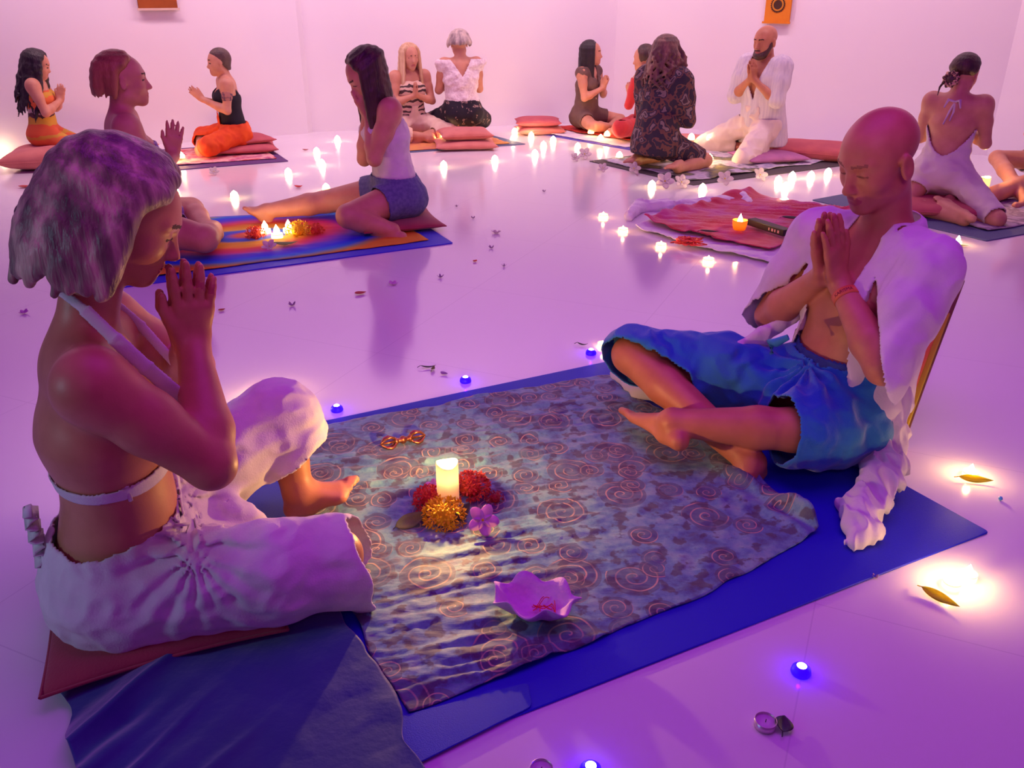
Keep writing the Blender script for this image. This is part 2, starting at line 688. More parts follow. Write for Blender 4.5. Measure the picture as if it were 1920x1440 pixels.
def body_prims(J, s=1.0, male=False, bust=True, arm=1.0, leg=1.0, tw=1.0):
    """J: joints in the person's frame. Returns the list of tagged primitives"""
    P = []
    L = v3(J.get('L', (0, 1, 0)))
    Lp = v3(J.get('Lp', (0, 1, 0)))
    ws, hs = (1.10, 1.08) if male else (1.0, 1.0)
    ws *= tw
    hs *= tw
    pel, wai, che, neb = v3(J['pelvis']), v3(J['waist']), v3(J['chest']), v3(J['neck'])
    c, A = v3(J['head']), J['A']
    hs_ = J.get('hs', 1.0)
    P.append(EC(pel, (pel + wai) / 2, .155 * s, .135 * ws * s, .108 * s, .095 * hs * s, Lp, .03, 'torso'))
    P.append(EC((pel + wai) / 2, wai, .135 * ws * s, .118 * ws * s, .095 * hs * s, .085 * hs * s, Lp, .04, 'torso'))
    P.append(EC(wai, che, .118 * ws * s, .140 * ws * s, .085 * hs * s, .100 * hs * s, L, .04, 'torso'))
    up = che + (neb - che) * .62
    P.append(EC(che, up, .140 * ws * s, .125 * ws * s, .100 * hs * s, .066 * hs * s, L, .04, 'torso'))
    nt = c + A[0] * -.022 + A[2] * -.075
    P.append(EC(neb - (nt - neb) * .15, nt, .054 * s * (1.12 if male else 1), .050 * s * (1.15 if male else 1), k=.035, tag='neck'))
    fw = np.cross(L, v3(0, 0, 1.0))
    fw = fw / np.linalg.norm(fw)
    for sd, n in ((1, 'l'), (-1, 'r')):
        sh, el, wr = v3(J['sh' + n]), v3(J['el' + n]), v3(J['wr' + n])
        P.append(EC(neb + (sh - neb) * .12 - v3(0, 0, .012), sh + (neb - sh) * .12, .048 * s, .046 * s, k=.05, tag='shoulder'))
        P.append(EC(up, sh + v3(0, 0, -.02), .06 * s, .045 * s, k=.05, tag='shoulder'))
        if bust and not male:
            P.append(EL(che + fw * .068 * s + L * sd * .066 * s + v3(0, 0, .012), (.056 * s, .056 * s, .056 * s), None, .03, 'bust'))
        if male:
            P.append(EL(che + fw * .060 * s + L * sd * .068 * s + v3(0, 0, .045), (.046 * s, .074 * s, .052 * s), None, .04, 'bust'))
        P.append(EC(sh, sh + (el - sh) * .45, .052 * s * arm, .046 * s * arm, k=.035, tag='uarm' + n))
        P.append(EC(sh + (el - sh) * .45, el, .046 * s * arm, .036 * s * arm, k=.02, tag='uarm' + n))
        m = el + (wr - el) * .3
        P.append(EC(el, m, .037 * s * arm, .041 * s * arm, k=.015, tag='farm' + n))
        P.append(EC(m, wr, .041 * s * arm, .0245 * s * arm, k=.015, tag='farm' + n))
        hp, kn, an = v3(J['hip' + n]), v3(J['kn' + n]), v3(J['an' + n])
        P.append(EL(pel + v3(-.045 * s, sd * .075 * s, -.01), (.085 * s, .085 * s, .085 * s), None, .04, 'torso'))
        P.append(EC(hp, kn, .086 * s * leg, .056 * s * leg, k=.035, tag='thigh' + n))
        m = kn + (an - kn) * .3
        P.append(EC(kn, m, .054 * s * leg, .054 * s * leg, k=.015, tag='calf' + n))
        P.append(EC(m, an, .054 * s * leg, .034 * s * leg, k=.015, tag='calf' + n))
        P += foot_prims(an, J['toe' + n], J.get('sole' + n, (0, 0, -1)), s, 'foot' + n, J.get('toes', True), J.get('inn' + n))
    P += head_prims(c, A, hs_, male)
    if 'tip' in J:
        P += pray_hands(J['wrl'], J['wrr'], J['tip'], J.get('thumb', (-1, 0, .3)), s, J.get('spread', 0), J.get('gap', .015), J.get('hk', .004))
    return P


def sel(P, *tags):
    return [p for p in P if p.tag in tags]


SKIN = mat('skin', (0.62, 0.30, 0.18), 0.48, (0.54, 0.24, 0.14), 14, .05, 220, sub=.0)
SKIN_TAN = mat('skin_tan', (0.56, 0.23, 0.12), 0.45, (0.47, 0.18, 0.09), 14, .08, 260)
LIPS = mat('lips', (0.50, 0.13, 0.11), 0.4, (0.42, 0.10, 0.09), 30)
BROW2 = mat('brow_faint', (0.30, 0.12, 0.07), 0.8, (0.24, 0.10, 0.06), 90)
BROW = mat('brow', (0.10, 0.05, 0.03), 0.8, (0.05, 0.025, 0.02), 90)


def make_person(fr, J, h, label, skin, s=1.0, lift=0.0, brow=None, **kw):
    P = body_prims(J, s, **kw)
    V, F = sdf_mesh(P, h)
    mi = face_mats(V, F, v3(J['head']), J['A'], J.get('hs', 1.0))
    o = mesh_obj('person', V, F, None, None, True, tuple(fr.b), fr.yaw, [skin, LIPS, brow or BROW], mi)
    smooth_mod(o, 2 if h < .006 else 1)
    tag(o, label, 'person')
    return o, P


def strand_prims(c, A, s, specs, k=.006):
    """specs: list of (points, radii, flat) in metres relative to the head frame (first points) or absolute arrays"""
    P = []
    for pts, rads in specs:
        for i in range(len(pts) - 1):
            P.append(EC(pts[i], pts[i + 1], rads[i], rads[i + 1], k=k))
    return P


# ------------------------------------------------------------ hair
def hair_prims(c, A, s=1.0, length=.12, vol=.012, n=22, a0=28, sweep=95, grav=.5, flare=0.0, curl=0.0, wave=0.0, seed=1,
               rad=.014, part=0.0, sides=(1, -1), tipf=.45, amax=180, top=80, k=.007, back=0.0, shortf=0.0, expo=1.4, fback=0.0):
    rs = np.random.RandomState(seed)
    P = []
    f, l, u = A
    cc = c + s * (-.018 * f + .036 * u)
    down = -(1 - grav) * u + grav * v3(0, 0, -1)
    down /= np.linalg.norm(down)
    for sd in sides:
        for i in range(n):
            a_t = a0 + (amax - a0) * (i + .5 * rs.rand()) / n
            pts, rr = [], []
            for ph in (top, 62, 42, 22, 4):
                t = 1 - ph / 80
                a_e = max(a_t, sweep) if a_t < sweep else a_t
                a = math.radians(a_t + (a_e - a_t) * max(t, 0) ** expo)
                v = vol * t - .006 * (1 - t)
                q = math.radians(ph)
                pts.append(cc + s * ((.097 + v) * math.cos(q) * math.cos(a) * f + sd * (.076 + v) * math.cos(q) * math.sin(a) * l
                                     + (.086 + v) * math.sin(q) * u + part * l * math.cos(q)))
                rr.append(rad * s * (.75 + .25 * t))
            out = s * ((.097) * math.cos(a) * f + sd * .076 * math.sin(a) * l)
            out = out / np.linalg.norm(out)
            ln = length * (1 + .10 * rs.randn()) * (1 - shortf * (1 - min(a_t, 150) / 150))
            ns = max(3, int(length / .045))
            p = pts[-1]
            phs = rs.rand() * 6.28
            for j in range(1, ns + 1):
                t = j / ns
                off = out * (flare * (1 if t < .6 else 1 - (t - .6) * 2.5 * curl)) / ns
                w = wave * math.sin(phs + t * length * 55) * (f * .6 + l * sd * .8) if wave else 0
                p = p + down * ln / ns + off - f * (back + fback * max(0, 1 - a_t / 75)) / ns
                pts.append(p + w + rs.randn(3) * .0015)
                rr.append(rad * s * (1 - (1 - tipf) * t ** 2))
            for j in range(len(pts) - 1):
                P.append(EC(pts[j], pts[j + 1], rr[j], rr[j + 1], k=k))
    return P


def hair_cap(c, A, s=1.0, th=.006):
    T = lambda a, b, d: c + s * (a * A[0] + b * A[1] + d * A[2])
    return [EL(T(-.018, 0, .036), tuple(s * (r + th) for r in (.097, .076, .086)), A, .01),
            EC(T(-.05, 0, .0), T(-.06, 0, -.06), .062 * s, .045 * s, k=.03)]


def hairline(c, A, s=1.0, front=.062, ear=.0):
    """region cut away: the face and what lies below the nape"""
    def reg(X):
        q = (X - c) @ A.T / s
        f, u = q[:, 0], q[:, 2]
        line = front - .9 * np.maximum(.075 - u, 0) * (u < .075)
        return np.maximum(f - line, -(u + .085)) * s
    return reg


def capped_hair(parent, c, A, m, h, s=1.0, th=.005, front=.062):
    V, F = sdf_mesh(hair_cap(c, A, s, th), h, hairline(c, A, s, front))
    o = mesh_obj('hair', V, F, m, parent)
    smooth_mod(o, 1)
    return o


def add_hair(parent, c, A, m, h, s=1.0, cap=True, it=1, extra=None, **kw):
    P = hair_prims(c, A, s, **kw)
    if cap:
        f, l, u = A
        P.append(EL(c + s * (-.026 * f + .044 * u), tuple(s * r for r in (.094, .079, .086)), A, .01))
    if extra:
        P += extra
    V, F = sdf_mesh(P, h)
    o = mesh_obj('hair', V, F, m, parent)
    smooth_mod(o, it)
    return o


def folds(amp, freq, seed=0, stretch=(1, 1, 1), amp2=None):
    st = np.array(stretch, float)

    def f(X):
        n = noise3(X * st, freq * 1.7, seed, 2)
        r = 1 - np.abs(noise3(X * st + 3.1, freq * 2.3, seed + 5, 2)) * 2.2
        return amp * (.5 * n + .6 * r)
    return f


def hair_mat(name, c1, c2, c3=None, scale=30):
    c3 = c3 or c2
    return mat(name, c1, .45, scale=scale, stretch=(1, 1, .14), bump=1.0, bscale=150, spec=.5,
               stops=[(.3, c1), (.5, c2), (.7, c3)])


# ------------------------------------------------------------ the two people in the foreground
def woman_front():
    fr = Frame(-.80, 1.45, 24)
    A = rotm(-4, 30)
    nose = fr.s(336, 484, 0)
    c = nose - .109 * A[0] + .038 * A[2]
    J = dict(pelvis=(-.010, 0, .12), waist=(.016, 0, .275), chest=(.014, 0, .44), neck=(.012, 0, .602), head=c, A=A, hs=.93,
             shl=(.05, .165, .592), shr=(.025, -.172, .59), ell=(.19, .215, .42), elr=(.188, -.20, .412),
             wrl=(.192, .024, .566), wrr=(.198, -.026, .566), tip=fr.s(361, 474, 0), thumb=(-1, 0, .15), spread=.035,
             hipl=(.0, .09, .12), hipr=(.0, -.09, .12), knl=(.375, .25, .262), anl=(.385, .175, .085), toel=(.53, .15, .12),
             solel=(.35, 0, -1), knr=(.40, -.16, .12), anr=(.17, .10, .06), toer=(.06, .2, .05), soler=(0, 0, -1), gap=.015)
    o, P = make_person(fr, J, .0042, 'person with silver blonde bob, white halter top and white trousers, praying, nearest on the left', SKIN_TAN, arm=1.2, tw=1.10)
    hm = hair_mat('hair_silver_blonde', (.07, .04, .035), (.22, .155, .11), (.60, .47, .30), 34)
    add_hair(o, c, A, hm, .0036, length=.19, shortf=.50, vol=.016, n=60, a0=14, sweep=84, expo=1.7, fback=.055, grav=.45, flare=.045, curl=1.0, seed=3, rad=.0125,
             k=.011, tipf=.55, back=.022)
    fg = hair_mat('hair_blonde_fringe', (.40, .28, .16), (.66, .50, .28), (.80, .66, .42), 30)
    V, F = sdf_mesh(hair_prims(c, A, .93, length=.10, vol=.028, n=9, a0=14, sweep=82, expo=1.7, fback=.055, grav=.45, flare=.02, curl=1.0, seed=8, rad=.0075, amax=46,
                               sides=(-1,), k=.006, tipf=.4, top=66), .0036)
    fo = mesh_obj('fringe', V, F, fg, o)
    smooth_mod(fo, 1)
    white = mat('white_linen', (.80, .76, .74), .85, (.72, .68, .67), 20, .25, 260, sheen=.2, trans=.12)
    # halter top: band round the back, cups, strap round the neck, hanging tie
    body = [inflate(p, .004) for p in P if p.tag in ('torso', 'bust')]
    b0, b1 = fr.s(95, 888, 0), fr.s(300, 845, 0)

    def reg(X):
        z = b0[2] + (X[:, 0] - b0[0]) / (b1[0] - b0[0]) * (b1[2] - b0[2])
        band = np.abs(X[:, 2] - z) - (.012 + .05 * np.maximum(X[:, 0] - .02, 0))
        cup = np.sqrt((X[:, 0] - .085) ** 2 + (np.abs(X[:, 1]) - .065) ** 2 + (X[:, 2] - .455) ** 2) - .075
        return np.minimum(band, np.maximum(cup, .03 - X[:, 0]))
    top = cloth('halter_top', body, .003, white, o, reg, None, .003)
    pts = [fr.s(112, 545, -.02), fr.s(160, 582, -.075), fr.s(215, 635, -.105), fr.s(275, 690, -.115), fr.s(340, 745, -.09)]
    sp = []
    for i in range(4):
        sp.append(EC(pts[i], pts[i + 1], .0105 + .002 * i, None, .004, None, (.8, -.1, .6), .004))
    ql = [(p * v3(1, -1, 1)) for p in pts]
    for i in range(4):
        sp.append(EC(ql[i], ql[i + 1], .0105, None, .004, None, (.8, .1, .6), .004))
    sp.append(EC(pts[0], ql[0], .008, None, .008, k=.004))
    V, F = sdf_mesh(sp, .003)
    mesh_obj('strap', V, F, white, top)
    a = fr.s(222, 895, -.135)
    V, F = merge(tube([a, a + v3(.004, -.004, -.022), a + v3(-.008, -.004, -.045)], [.005, .007, .004]),
                 tube([a, a + v3(.01, -.004, -.02), a + v3(.012, -.006, -.05)], [.004, .006, .004]))
    mesh_obj('tie', V, F, white, top)
    # loose linen trousers, cropped and open below the knees
    w0, w1 = fr.s(95, 1000, 0), fr.s(365, 915, 0)
    kn = v3(J['knl'])
    TP = [EC((-.025, 0, .10), (.010, 0, .25), .190, .148, .140, .110, (0, 1, 0), .03),
          EC((.0, -.10, .115), (.27, -.17, .125), .108, .098, k=.05), EC((.27, -.17, .125), (.40, -.17, .12), .098, .088, k=.03),
          EC((.40, -.17, .115), (.55, -.16, .03), .088, .100, k=.03),
          EC((.0, .10, .12), (.22, .20, .20), .108, .100, k=.05), EC((.22, .20, .20), kn, .102, .082, k=.03),
          EC(kn, kn + v3(.045, -.06, -.17), .084, .104, k=.03),
          EC((.10, 0, .11), (.22, .02, .11), .09, .07, k=.05)]
    n1 = v3(.92, -.25, .22)
    n2 = v3(.50, -.25, -.83)
    n2 = n2 / np.linalg.norm(n2)

    def preg(X):
        z = w0[2] + (X[:, 0] - w0[0]) / (w1[0] - w0[0]) * (w1[2] - w0[2]) + .002 * np.sin(np.arctan2(X[:, 1], X[:, 0]) * 26)
        a = np.where(X[:, 0] < .17, X[:, 2] - z, -1)
        wob = .014 * noise3(X, 26, 4, 2)
        r1 = (X - v3(.468, -.17, .075)) @ n1 * 1.0 + 1.6 * wob
        r1 = np.maximum(r1, (X - v3(.490, -.17, .035)) @ v3(.55, -.1, -.82) + wob)
        r2 = (X - (kn + v3(.03, -.03, -.095))) @ n2 + wob
        leg = np.where(X[:, 1] < .03, r1, r2)
        return np.maximum(a, np.where(X[:, 0] > .14, leg, -1))

    fd = folds(.0075, 26, 11, (.7, 1.0, 1.5))

    def pd(X):
        an = np.arctan2(X[:, 1], X[:, 0])
        g = np.clip((X[:, 2] - .17) / .06, 0, 1) * (X[:, 0] < .16)
        # creases fanning out from the groin
        q = X - v3(.13, -.09, .22)
        fan = np.sin(np.arctan2(q[:, 2], q[:, 0]) * 15 + 4 * q[:, 1]) * np.exp(-((q ** 2).sum(1)) / .035) * .007
        return fd(X) + .0012 * g * np.sin(an * 26) + fan
    tr = cloth('trousers', TP, .005, white, o, preg, pd, .0035)
    tag(tr, 'loose cropped white linen trousers with gathered waist')
    # gathered frill and drawstring at the small of the back
    V, F = [], []
    for i in range(40):
        t = i / 39
        for k, z in enumerate((0, 1)):
            V.append(v3(-.142 - .012 * math.sin(i * 1.7) - .004 * k, -.02 + .05 * math.sin(i * .9) * .2, .12 + .16 * t) + v3(0, .05 * k, 0))
    F = [(2 * i, 2 * i + 1, 2 * i + 3, 2 * i + 2) for i in range(39)]
    fr_o = mesh_obj('frill', V, F, white, tr)
    sm = fr_o.modifiers.new('thick', 'SOLIDIFY')
    sm.thickness = .004
    a = fr.s(325, 990, -.1)
    V, F = merge(tube([a, a + v3(.02, -.012, -.012), a + v3(.03, -.014, .01), a + v3(.005, -.012, .012), a], .004),
                 tube([a, a + v3(-.02, -.012, .005), a + v3(-.03, -.014, -.015), a + v3(-.01, -.01, -.012), a], .004),
                 tube([a, a + v3(-.02, -.015, -.03), a + v3(-.012, -.015, -.06)], .004))
    mesh_obj('drawstring', V, F, white, tr)
    # earring
    e = c + A[1] * -.088 - A[2] * .048 + A[0] * -.008
    V, F = lathe([(0, -.004), (.004, 0), (0, .004)], 8)
    mesh_obj('earring', [v3(v) + e for v in V], F, mat('silver', (.8, .75, .7), .25, metal=1.0), o)
    return fr, J


def man_front():
    fr = Frame(.98, 2.2, 204)
    A = rotm(2, 21)
    nose = fr.s(1583, 363, 0)
    c = nose - .116 * A[0] + .041 * A[2]
    J = dict(pelvis=(.075, 0, .115), waist=(.055, 0, .27), chest=(.025, 0, .44), neck=(-.010, 0, .61), head=c, A=A, hs=1.0,
             shl=(.03, .195, .58), shr=(.045, -.195, .575), ell=fr.s(1655, 690, .245), elr=fr.s(1443, 592, -.25),
             wrl=fr.s(1574, 532, .026), wrr=fr.s(1537, 520, -.028), tip=fr.s(1548, 392, 0), thumb=(-1, 0, .2), gap=.017,
             hipl=(.12, .09, .115), hipr=(.12, -.09, .12), knl=fr.z(1490, 806, .145), anl=fr.z(1262, 792, .135), toel=fr.z(1172, 764, .06),
             solel=(.25, .1, -1), inn=(0, 0, 1), knr=(.51, -.385, .205), anr=fr.z(1410, 868, .042), toer=fr.z(1358, 905, .03),
             soler=(-.1, .1, -1))
    o, P = make_person(fr, J, .0045, 'person with shaved head, open white shirt and blue trousers, praying on the right', SKIN_TAN, male=True, brow=BROW2, arm=1.12, leg=1.05, tw=1.10)
    shirt = mat('white_cotton', (.82, .79, .80), .85, (.74, .71, .73), 16, .25, 240, sheen=.2, trans=.15)
    # shirt
    SP = [inflate(p, .012, .05) for p in sel(P, 'torso', 'shoulder', 'bust')]
    SP = [p for p in SP if pbox(p)[1][2] > .20]
    for n, sd in (('l', 1), ('r', -1)):
        sh, el = v3(J['sh' + n]), v3(J['el' + n])
        d = el - sh
        SP.append(EC(sh + v3(-.0, 0, .0), sh + d * .5, .056, .062, k=.05))
        SP.append(EC(sh + d * .5, sh + d * 1.1, .062, .070, k=.04))
    for sd in (1, -1):
        SP.append(EC((.055, sd * .125, .55), (.065, sd * .125, .34), .055, .060, .045, .040, (0, 1, 0), .04))
    SP.append(EC((-.04, 0, .32), (-.04, .0, .16), .15, .14, .055, .055, (0, 1, 0), .05))
    lsh, lel = v3(J['shl']), v3(J['ell'])
    rsh, rel = v3(J['shr']), v3(J['elr'])
    lw, rw = v3(J['wrl']), v3(J['wrr'])

    unit = lambda q: q / np.linalg.norm(q)
    nl_ = unit(unit(lel - lsh) * .8 + unit(lw - lel) * .72)
    nr_ = unit(unit(rel - rsh) * .8 + unit(rw - rel) * .72)

    def seg(X, a, b):
        ab = b - a
        t = (X - a) @ ab / (ab @ ab)
        tc = np.clip(t, 0, 1.2)
        return t, np.linalg.norm(X - a - tc[:, None] * ab, axis=1)

    def reg(X):
        x, y, z = X.T
        half = np.interp(z, [.22, .30, .40, .50, .58, .64, .70], [.140, .105, .080, .072, .062, .058, .06])
        yc = np.interp(z, [.2, .6], [-.01, 0])
        openf = np.where(x > -.02, half - np.abs(y - yc), -1)
        neck = z - (.638 + .02 * np.exp(-((np.abs(y) - .06) / .02) ** 2))
        neck = np.where(np.abs(y) < .085, np.maximum(neck, .058 - np.hypot(x + .012, y) + 0 * z), -1)
        r = np.maximum(openf, neck)
        tl, dl = seg(X, lsh, lel)
        tr_, dr = seg(X, rsh, rel)
        onl = (tl > .25) & (dl < .115) & (y > .10)
        onr = (tr_ > .25) & (dr < .115) & (y < -.10)
        wob = .005 * noise3(X, 18, 2, 1)
        # sleeves end in a loose roll at the elbow
        el_ = (X - lel) @ nl_ + .012 + wob
        er_ = (X - rel) @ nr_ + .012 + wob
        r = np.where(onl, np.maximum(el_, np.where(np.abs(y) < .14, r, -1)), r)
        r = np.where(onr, np.maximum(er_, np.where(np.abs(y) < .14, r, -1)), r)
        low = .15 - z + .01 * noise3(X, 20, 8, 2)
        return np.maximum(r, low)

    fd = folds(.0075, 24, 31, (1.0, 1.2, .55))
    s_o = cloth('shirt', SP, .005, shirt, o, reg, fd, .003)
    tag(s_o, 'open white cotton shirt with rolled sleeves')
    # collar: a folded strip standing round the neck and running down both front edges
    V, F = [], []
    path = []
    for i in range(37):
        t = (-1 + 2 * i / 36) * .60
        a = abs(t)
        sd = 1 if t > 0 else -1
        if a < .5:
            w = a / .5 * math.radians(130)
            path.append((v3(-.018 - .068 * math.cos(w), sd * .070 * math.sin(w), .645 - .02 * (a / .5) ** 2), v3(-math.cos(w), sd * math.sin(w), 0)))
        else:
            q = (a - .5) / .5
            path.append((v3(.028 + .085 * q - .01 * q * q, sd * (.056 + .030 * q), .625 - .12 * q), v3(.35, sd * .95, 0)))
    for p, nn in path:
        V += [p + v3(0, 0, .018) - nn * .004, p + nn * .010 + v3(0, 0, .008), p + nn * .020 + v3(0, 0, -.020)]
    F = grid_faces(3, len(path))
    co = mesh_obj('collar', V, F, shirt, s_o)
    sm = co.modifiers.new('thick', 'SOLIDIFY')
    sm.thickness = .003
    # loose front tail lying over the far thigh
    t0, t1, t2 = fr.s(1500, 585, -.15), fr.s(1430, 630, -.19), fr.s(1375, 668, -.21)
    V, F = sdf_mesh([EC(t0, t1, .020, .030, .012, .014, (.5, .2, .8), .02), EC(t1, t2, .030, .040, .014, .016, (.5, .2, .8), .02),
                     EC(t2, t2 + v3(.02, -.01, -.035), .034, .014, .016, .01, (.6, .2, .6), .02)], .004,
                    None, folds(.008, 40, 3))
    tl_ = mesh_obj('shirt_tail', V, F, shirt, s_o)
    smooth_mod(tl_, 1)
    # blue trousers pushed up to the knees
    blue = mat('blue_cotton', (.004, .11, .50), .75, (.03, .26, .46), 5, .3, 200, sheen=.3, spec=.25)
    kl, kr, al, ar = v3(J['knl']), v3(J['knr']), v3(J['anl']), v3(J['anr'])
    ul, ur = (al - kl) / np.linalg.norm(al - kl), (ar - kr) / np.linalg.norm(ar - kr)
    TP = [EC((.075, 0, .10), (.05, 0, .29), .180, .155, .135, .118, (0, 1, 0), .03),
          EC((.12, .09, .115), kl * .5 + v3(.06, .045, .058), .112, .106, k=.05), EC(kl * .5 + v3(.06, .045, .058), kl, .106, .098, k=.03),
          EC((.12, -.10, .12), (.30, -.24, .18), .112, .100, k=.05), EC((.30, -.24, .18), kr, .100, .078, k=.03),
          EC(kr, kr + ur * .16, .078, .075, k=.04),
          EC((.11, 0, .20), (.235, -.03, .165), .15, .16, .085, .055, (0, 1, 0), .06)]

    n1 = unit(unit(kl - v3(J['hipl'])) + ul)
    n2 = unit(unit(kr - v3(J['hipr'])) + ur)

    def preg(X):
        x, y, z = X.T
        wob = .005 * noise3(X, 30, 4, 1)
        r1 = (X - kl) @ n1 - .035 + wob
        r2 = (X - kr) @ n2 - .030 + wob
        r = np.where(y > .0, np.where(x > .12, r1, -1), np.where((x > .2) & (y < -.12), r2, -1))
        return np.maximum(r, np.where(x < .20, z - (.300 - .10 * x), -1))
    fd2 = folds(.009, 22, 17, (1.0, 1.0, 1.3))

    def pdd(X):
        q = X - v3(.19, .0, .22)
        fan = np.sin(np.arctan2(q[:, 1], q[:, 0]) * 13 + 5 * q[:, 2]) * np.exp(-((q ** 2).sum(1)) / .05) * .008
        return fd2(X) + fan
    t_o = cloth('trousers', TP, .005, blue, o, preg, pdd, .0035)
    tag(t_o, 'loose blue trousers pushed up to the knees')
    navy = mat('navy_sash', (.010, .022, .20), .7, (.016, .05, .27), 12, .3, 120)
    V, F = sdf_mesh([EC((.055, 0, .26), (.048, 0, .31), .164, .158, .127, .124, (0, 1, 0), .03)], .005,
                    lambda X: np.abs(X[:, 2] - (.298 - .10 * X[:, 0])) - .018, folds(.004, 40, 9, (1, 1, 2.5)))
    w_o = mesh_obj('waistband', V, F, navy, t_o)
    # pale blue cord end
    a = fr.s(1478, 632, .03)
    V, F = tube([a, a + v3(.02, -.02, -.02), a + v3(.01, -.05, -.03), a + v3(.02, -.03, -.055)], [.008, .012, .012, .006])
    mesh_obj('drawstring', V, F, mat('pale_blue', (.03, .22, .55), .7), t_o)
    # paper wristband with small dark print
    w = lw + (lel - lw) * .16
    ax = (lel - lw) / np.linalg.norm(lel - lw)
    V, F = lathe([(.0330, -.011), (.0345, -.011), (.0345, .011), (.0330, .011)], 40)
    M = np.array(Vector(ax).to_track_quat('Z', 'Y').to_matrix())
    F = F[:-2]
    wb = mesh_obj('wristband', [M @ v3(p) + w for p in V], F, mat('orange_band', (.75, .22, .05), .5, (.70, .18, .08), 20), o)
    tag(wb, 'orange paper wristband with small dark print')
    # the print
    to_cam = fr.loc(np.array([0, 0, CH])) - w
    to_cam -= ax * (to_cam @ ax)
    to_cam /= np.linalg.norm(to_cam)
    side = np.cross(-ax, to_cam)
    dk = mat('band_print', (.20, .015, .03), .6)
    txt = bpy.data.curves.new('print', 'FONT')
    txt.body = 'KARISMA'
    txt.size = .013
    txt.extrude = .0002
    txt.align_x = 'CENTER'
    txt.align_y = 'CENTER'
    tob = bpy.data.objects.new('band_print', txt)
    COL.objects.link(tob)
    bpy.context.view_layer.update()
    me = bpy.data.meshes.new_from_object(tob.evaluated_get(bpy.context.evaluated_depsgraph_get()))
    bpy.data.objects.remove(tob)
    up_ = -ax
    for vv in me.vertices:
        ang = vv.co.x / .0352
        p = w + to_cam * (.0352 * math.cos(ang) + vv.co.z) + side * (-.0352 * math.sin(ang)) * (-1) + up_ * vv.co.y
        vv.co = p
    me.materials.clear()
    me.materials.append(dk)
    tob = bpy.data.objects.new('band_print', me)
    COL.objects.link(tob)
    tob.parent = wb
    return fr, J


FRW, JW = woman_front()
FRM, JM = man_front()


# ------------------------------------------------------------ room
def quad(name, pts, m, flip=False):
    F = [(0, 1, 2, 3)] if not flip else [(3, 2, 1, 0)]
    return tag(mesh_obj(name, pts, F, m, smooth=False), kind='structure')


def floor_material():
    m, nt, b = nodes_of('white_floor_tiles')
    tc = N(nt, 'ShaderNodeTexCoord')
    mp = N(nt, 'ShaderNodeMapping')
    mp.inputs['Rotation'].default_value = (0, 0, math.radians(24))
    nt.links.new(tc.outputs['Object'], mp.inputs[0])
    br = N(nt, 'ShaderNodeTexBrick')
    br.offset = 0.0
    br.inputs['Color1'].default_value = (.80, .77, .79, 1)
    br.inputs['Color2'].default_value = (.795, .765, .785, 1)
    br.inputs['Mortar'].default_value = (.70, .66, .70, 1)
    br.inputs['Scale'].default_value = 1.0
    br.inputs['Mortar Size'].default_value = .0016
    br.inputs['Brick Width'].default_value = .8
    br.inputs['Row Height'].default_value = .8
    nt.links.new(mp.outputs[0], br.inputs[0])
    nt.links.new(br.outputs['Color'], b.inputs['Base Color'])
    nz = N(nt, 'ShaderNodeTexNoise', i_Scale=3.0)
    nt.links.new(tc.outputs['Object'], nz.inputs['Vector'])
    mr = N(nt, 'ShaderNodeMapRange')
    mr.inputs['To Min'].default_value = .10
    mr.inputs['To Max'].default_value = .15
    nt.links.new(nz.outputs['Fac'], mr.inputs[0])
    nt.links.new(mr.outputs[0], b.inputs['Roughness'])
    b.inputs['Specular IOR Level'].default_value = .65
    return m


tag(mesh_obj('floor', [(-9, -3, 0), (8, -3, 0), (8, 11, 0), (-9, 11, 0)], [(0, 1, 2, 3)], floor_material(), smooth=False), kind='structure')
WALL = mat('wall_white_paint', (.83, .79, .80), .85, (.82, .78, .79), 1.0)
# floor line of each wall found from where it meets the floor in the photo
A0, A1 = fl(-700, 345)[:2], fl(578, 250)[:2]
A2, A3 = fl(600, 245)[:2], fl(1147, 229)[:2]
B1 = fl(1850, 292)[:2]
d_ = (B1 - A3) / np.linalg.norm(B1 - A3)
HW = 3.4


def wall(name, pts):
    V, F = [], []
    for p in pts:
        V += [(p[0], p[1], 0), (p[0], p[1], HW)]
    for i in range(len(pts) - 1):
        F.append((2 * i, 2 * i + 2, 2 * i + 3, 2 * i + 1))
    o = mesh_obj(name, V, F, WALL, smooth=False)
    sm = o.modifiers.new('thick', 'SOLIDIFY')
    sm.thickness = .12
    sm.offset = -1
    return tag(o, kind='structure')


A15 = A1 + np.array([.02, .09])
wall('wall_left', [A0, A1, A15])
wall('wall_back', [A15, A3])
wall('wall_right', [A3, B1])
C1 = B1 + np.array([1.25, -3.2])
wall('wall_side', [B1, C1])
# shallow pilaster beside the corner, and the half-height panel beside it
pil = fl(655, 246)[:2]


def box_vf(lo, hi):
    x0, y0, z0 = lo
    x1, y1, z1 = hi
    V = [(x, y, z) for x in (x0, x1) for y in (y0, y1) for z in (z0, z1)]
    return V, [(0, 1, 3, 2), (4, 6, 7, 5), (0, 4, 5, 1), (2, 3, 7, 6), (1, 5, 7, 3), (0, 2, 6, 4)]


def bevel(o, w, seg=2):
    m = o.modifiers.new('bevel', 'BEVEL')
    m.width = w
    m.segments = seg
    m.limit_method = 'ANGLE'
    return o


def box_obj(name, size, m, loc=(0, 0, 0), yaw=0, bev=.004, parent=None):
    sx, sy, sz = size
    V, F = box_vf((-sx / 2, -sy / 2, 0), (sx / 2, sy / 2, sz))
    return bevel(mesh_obj(name, V, F, m, parent, False, loc, yaw), bev)


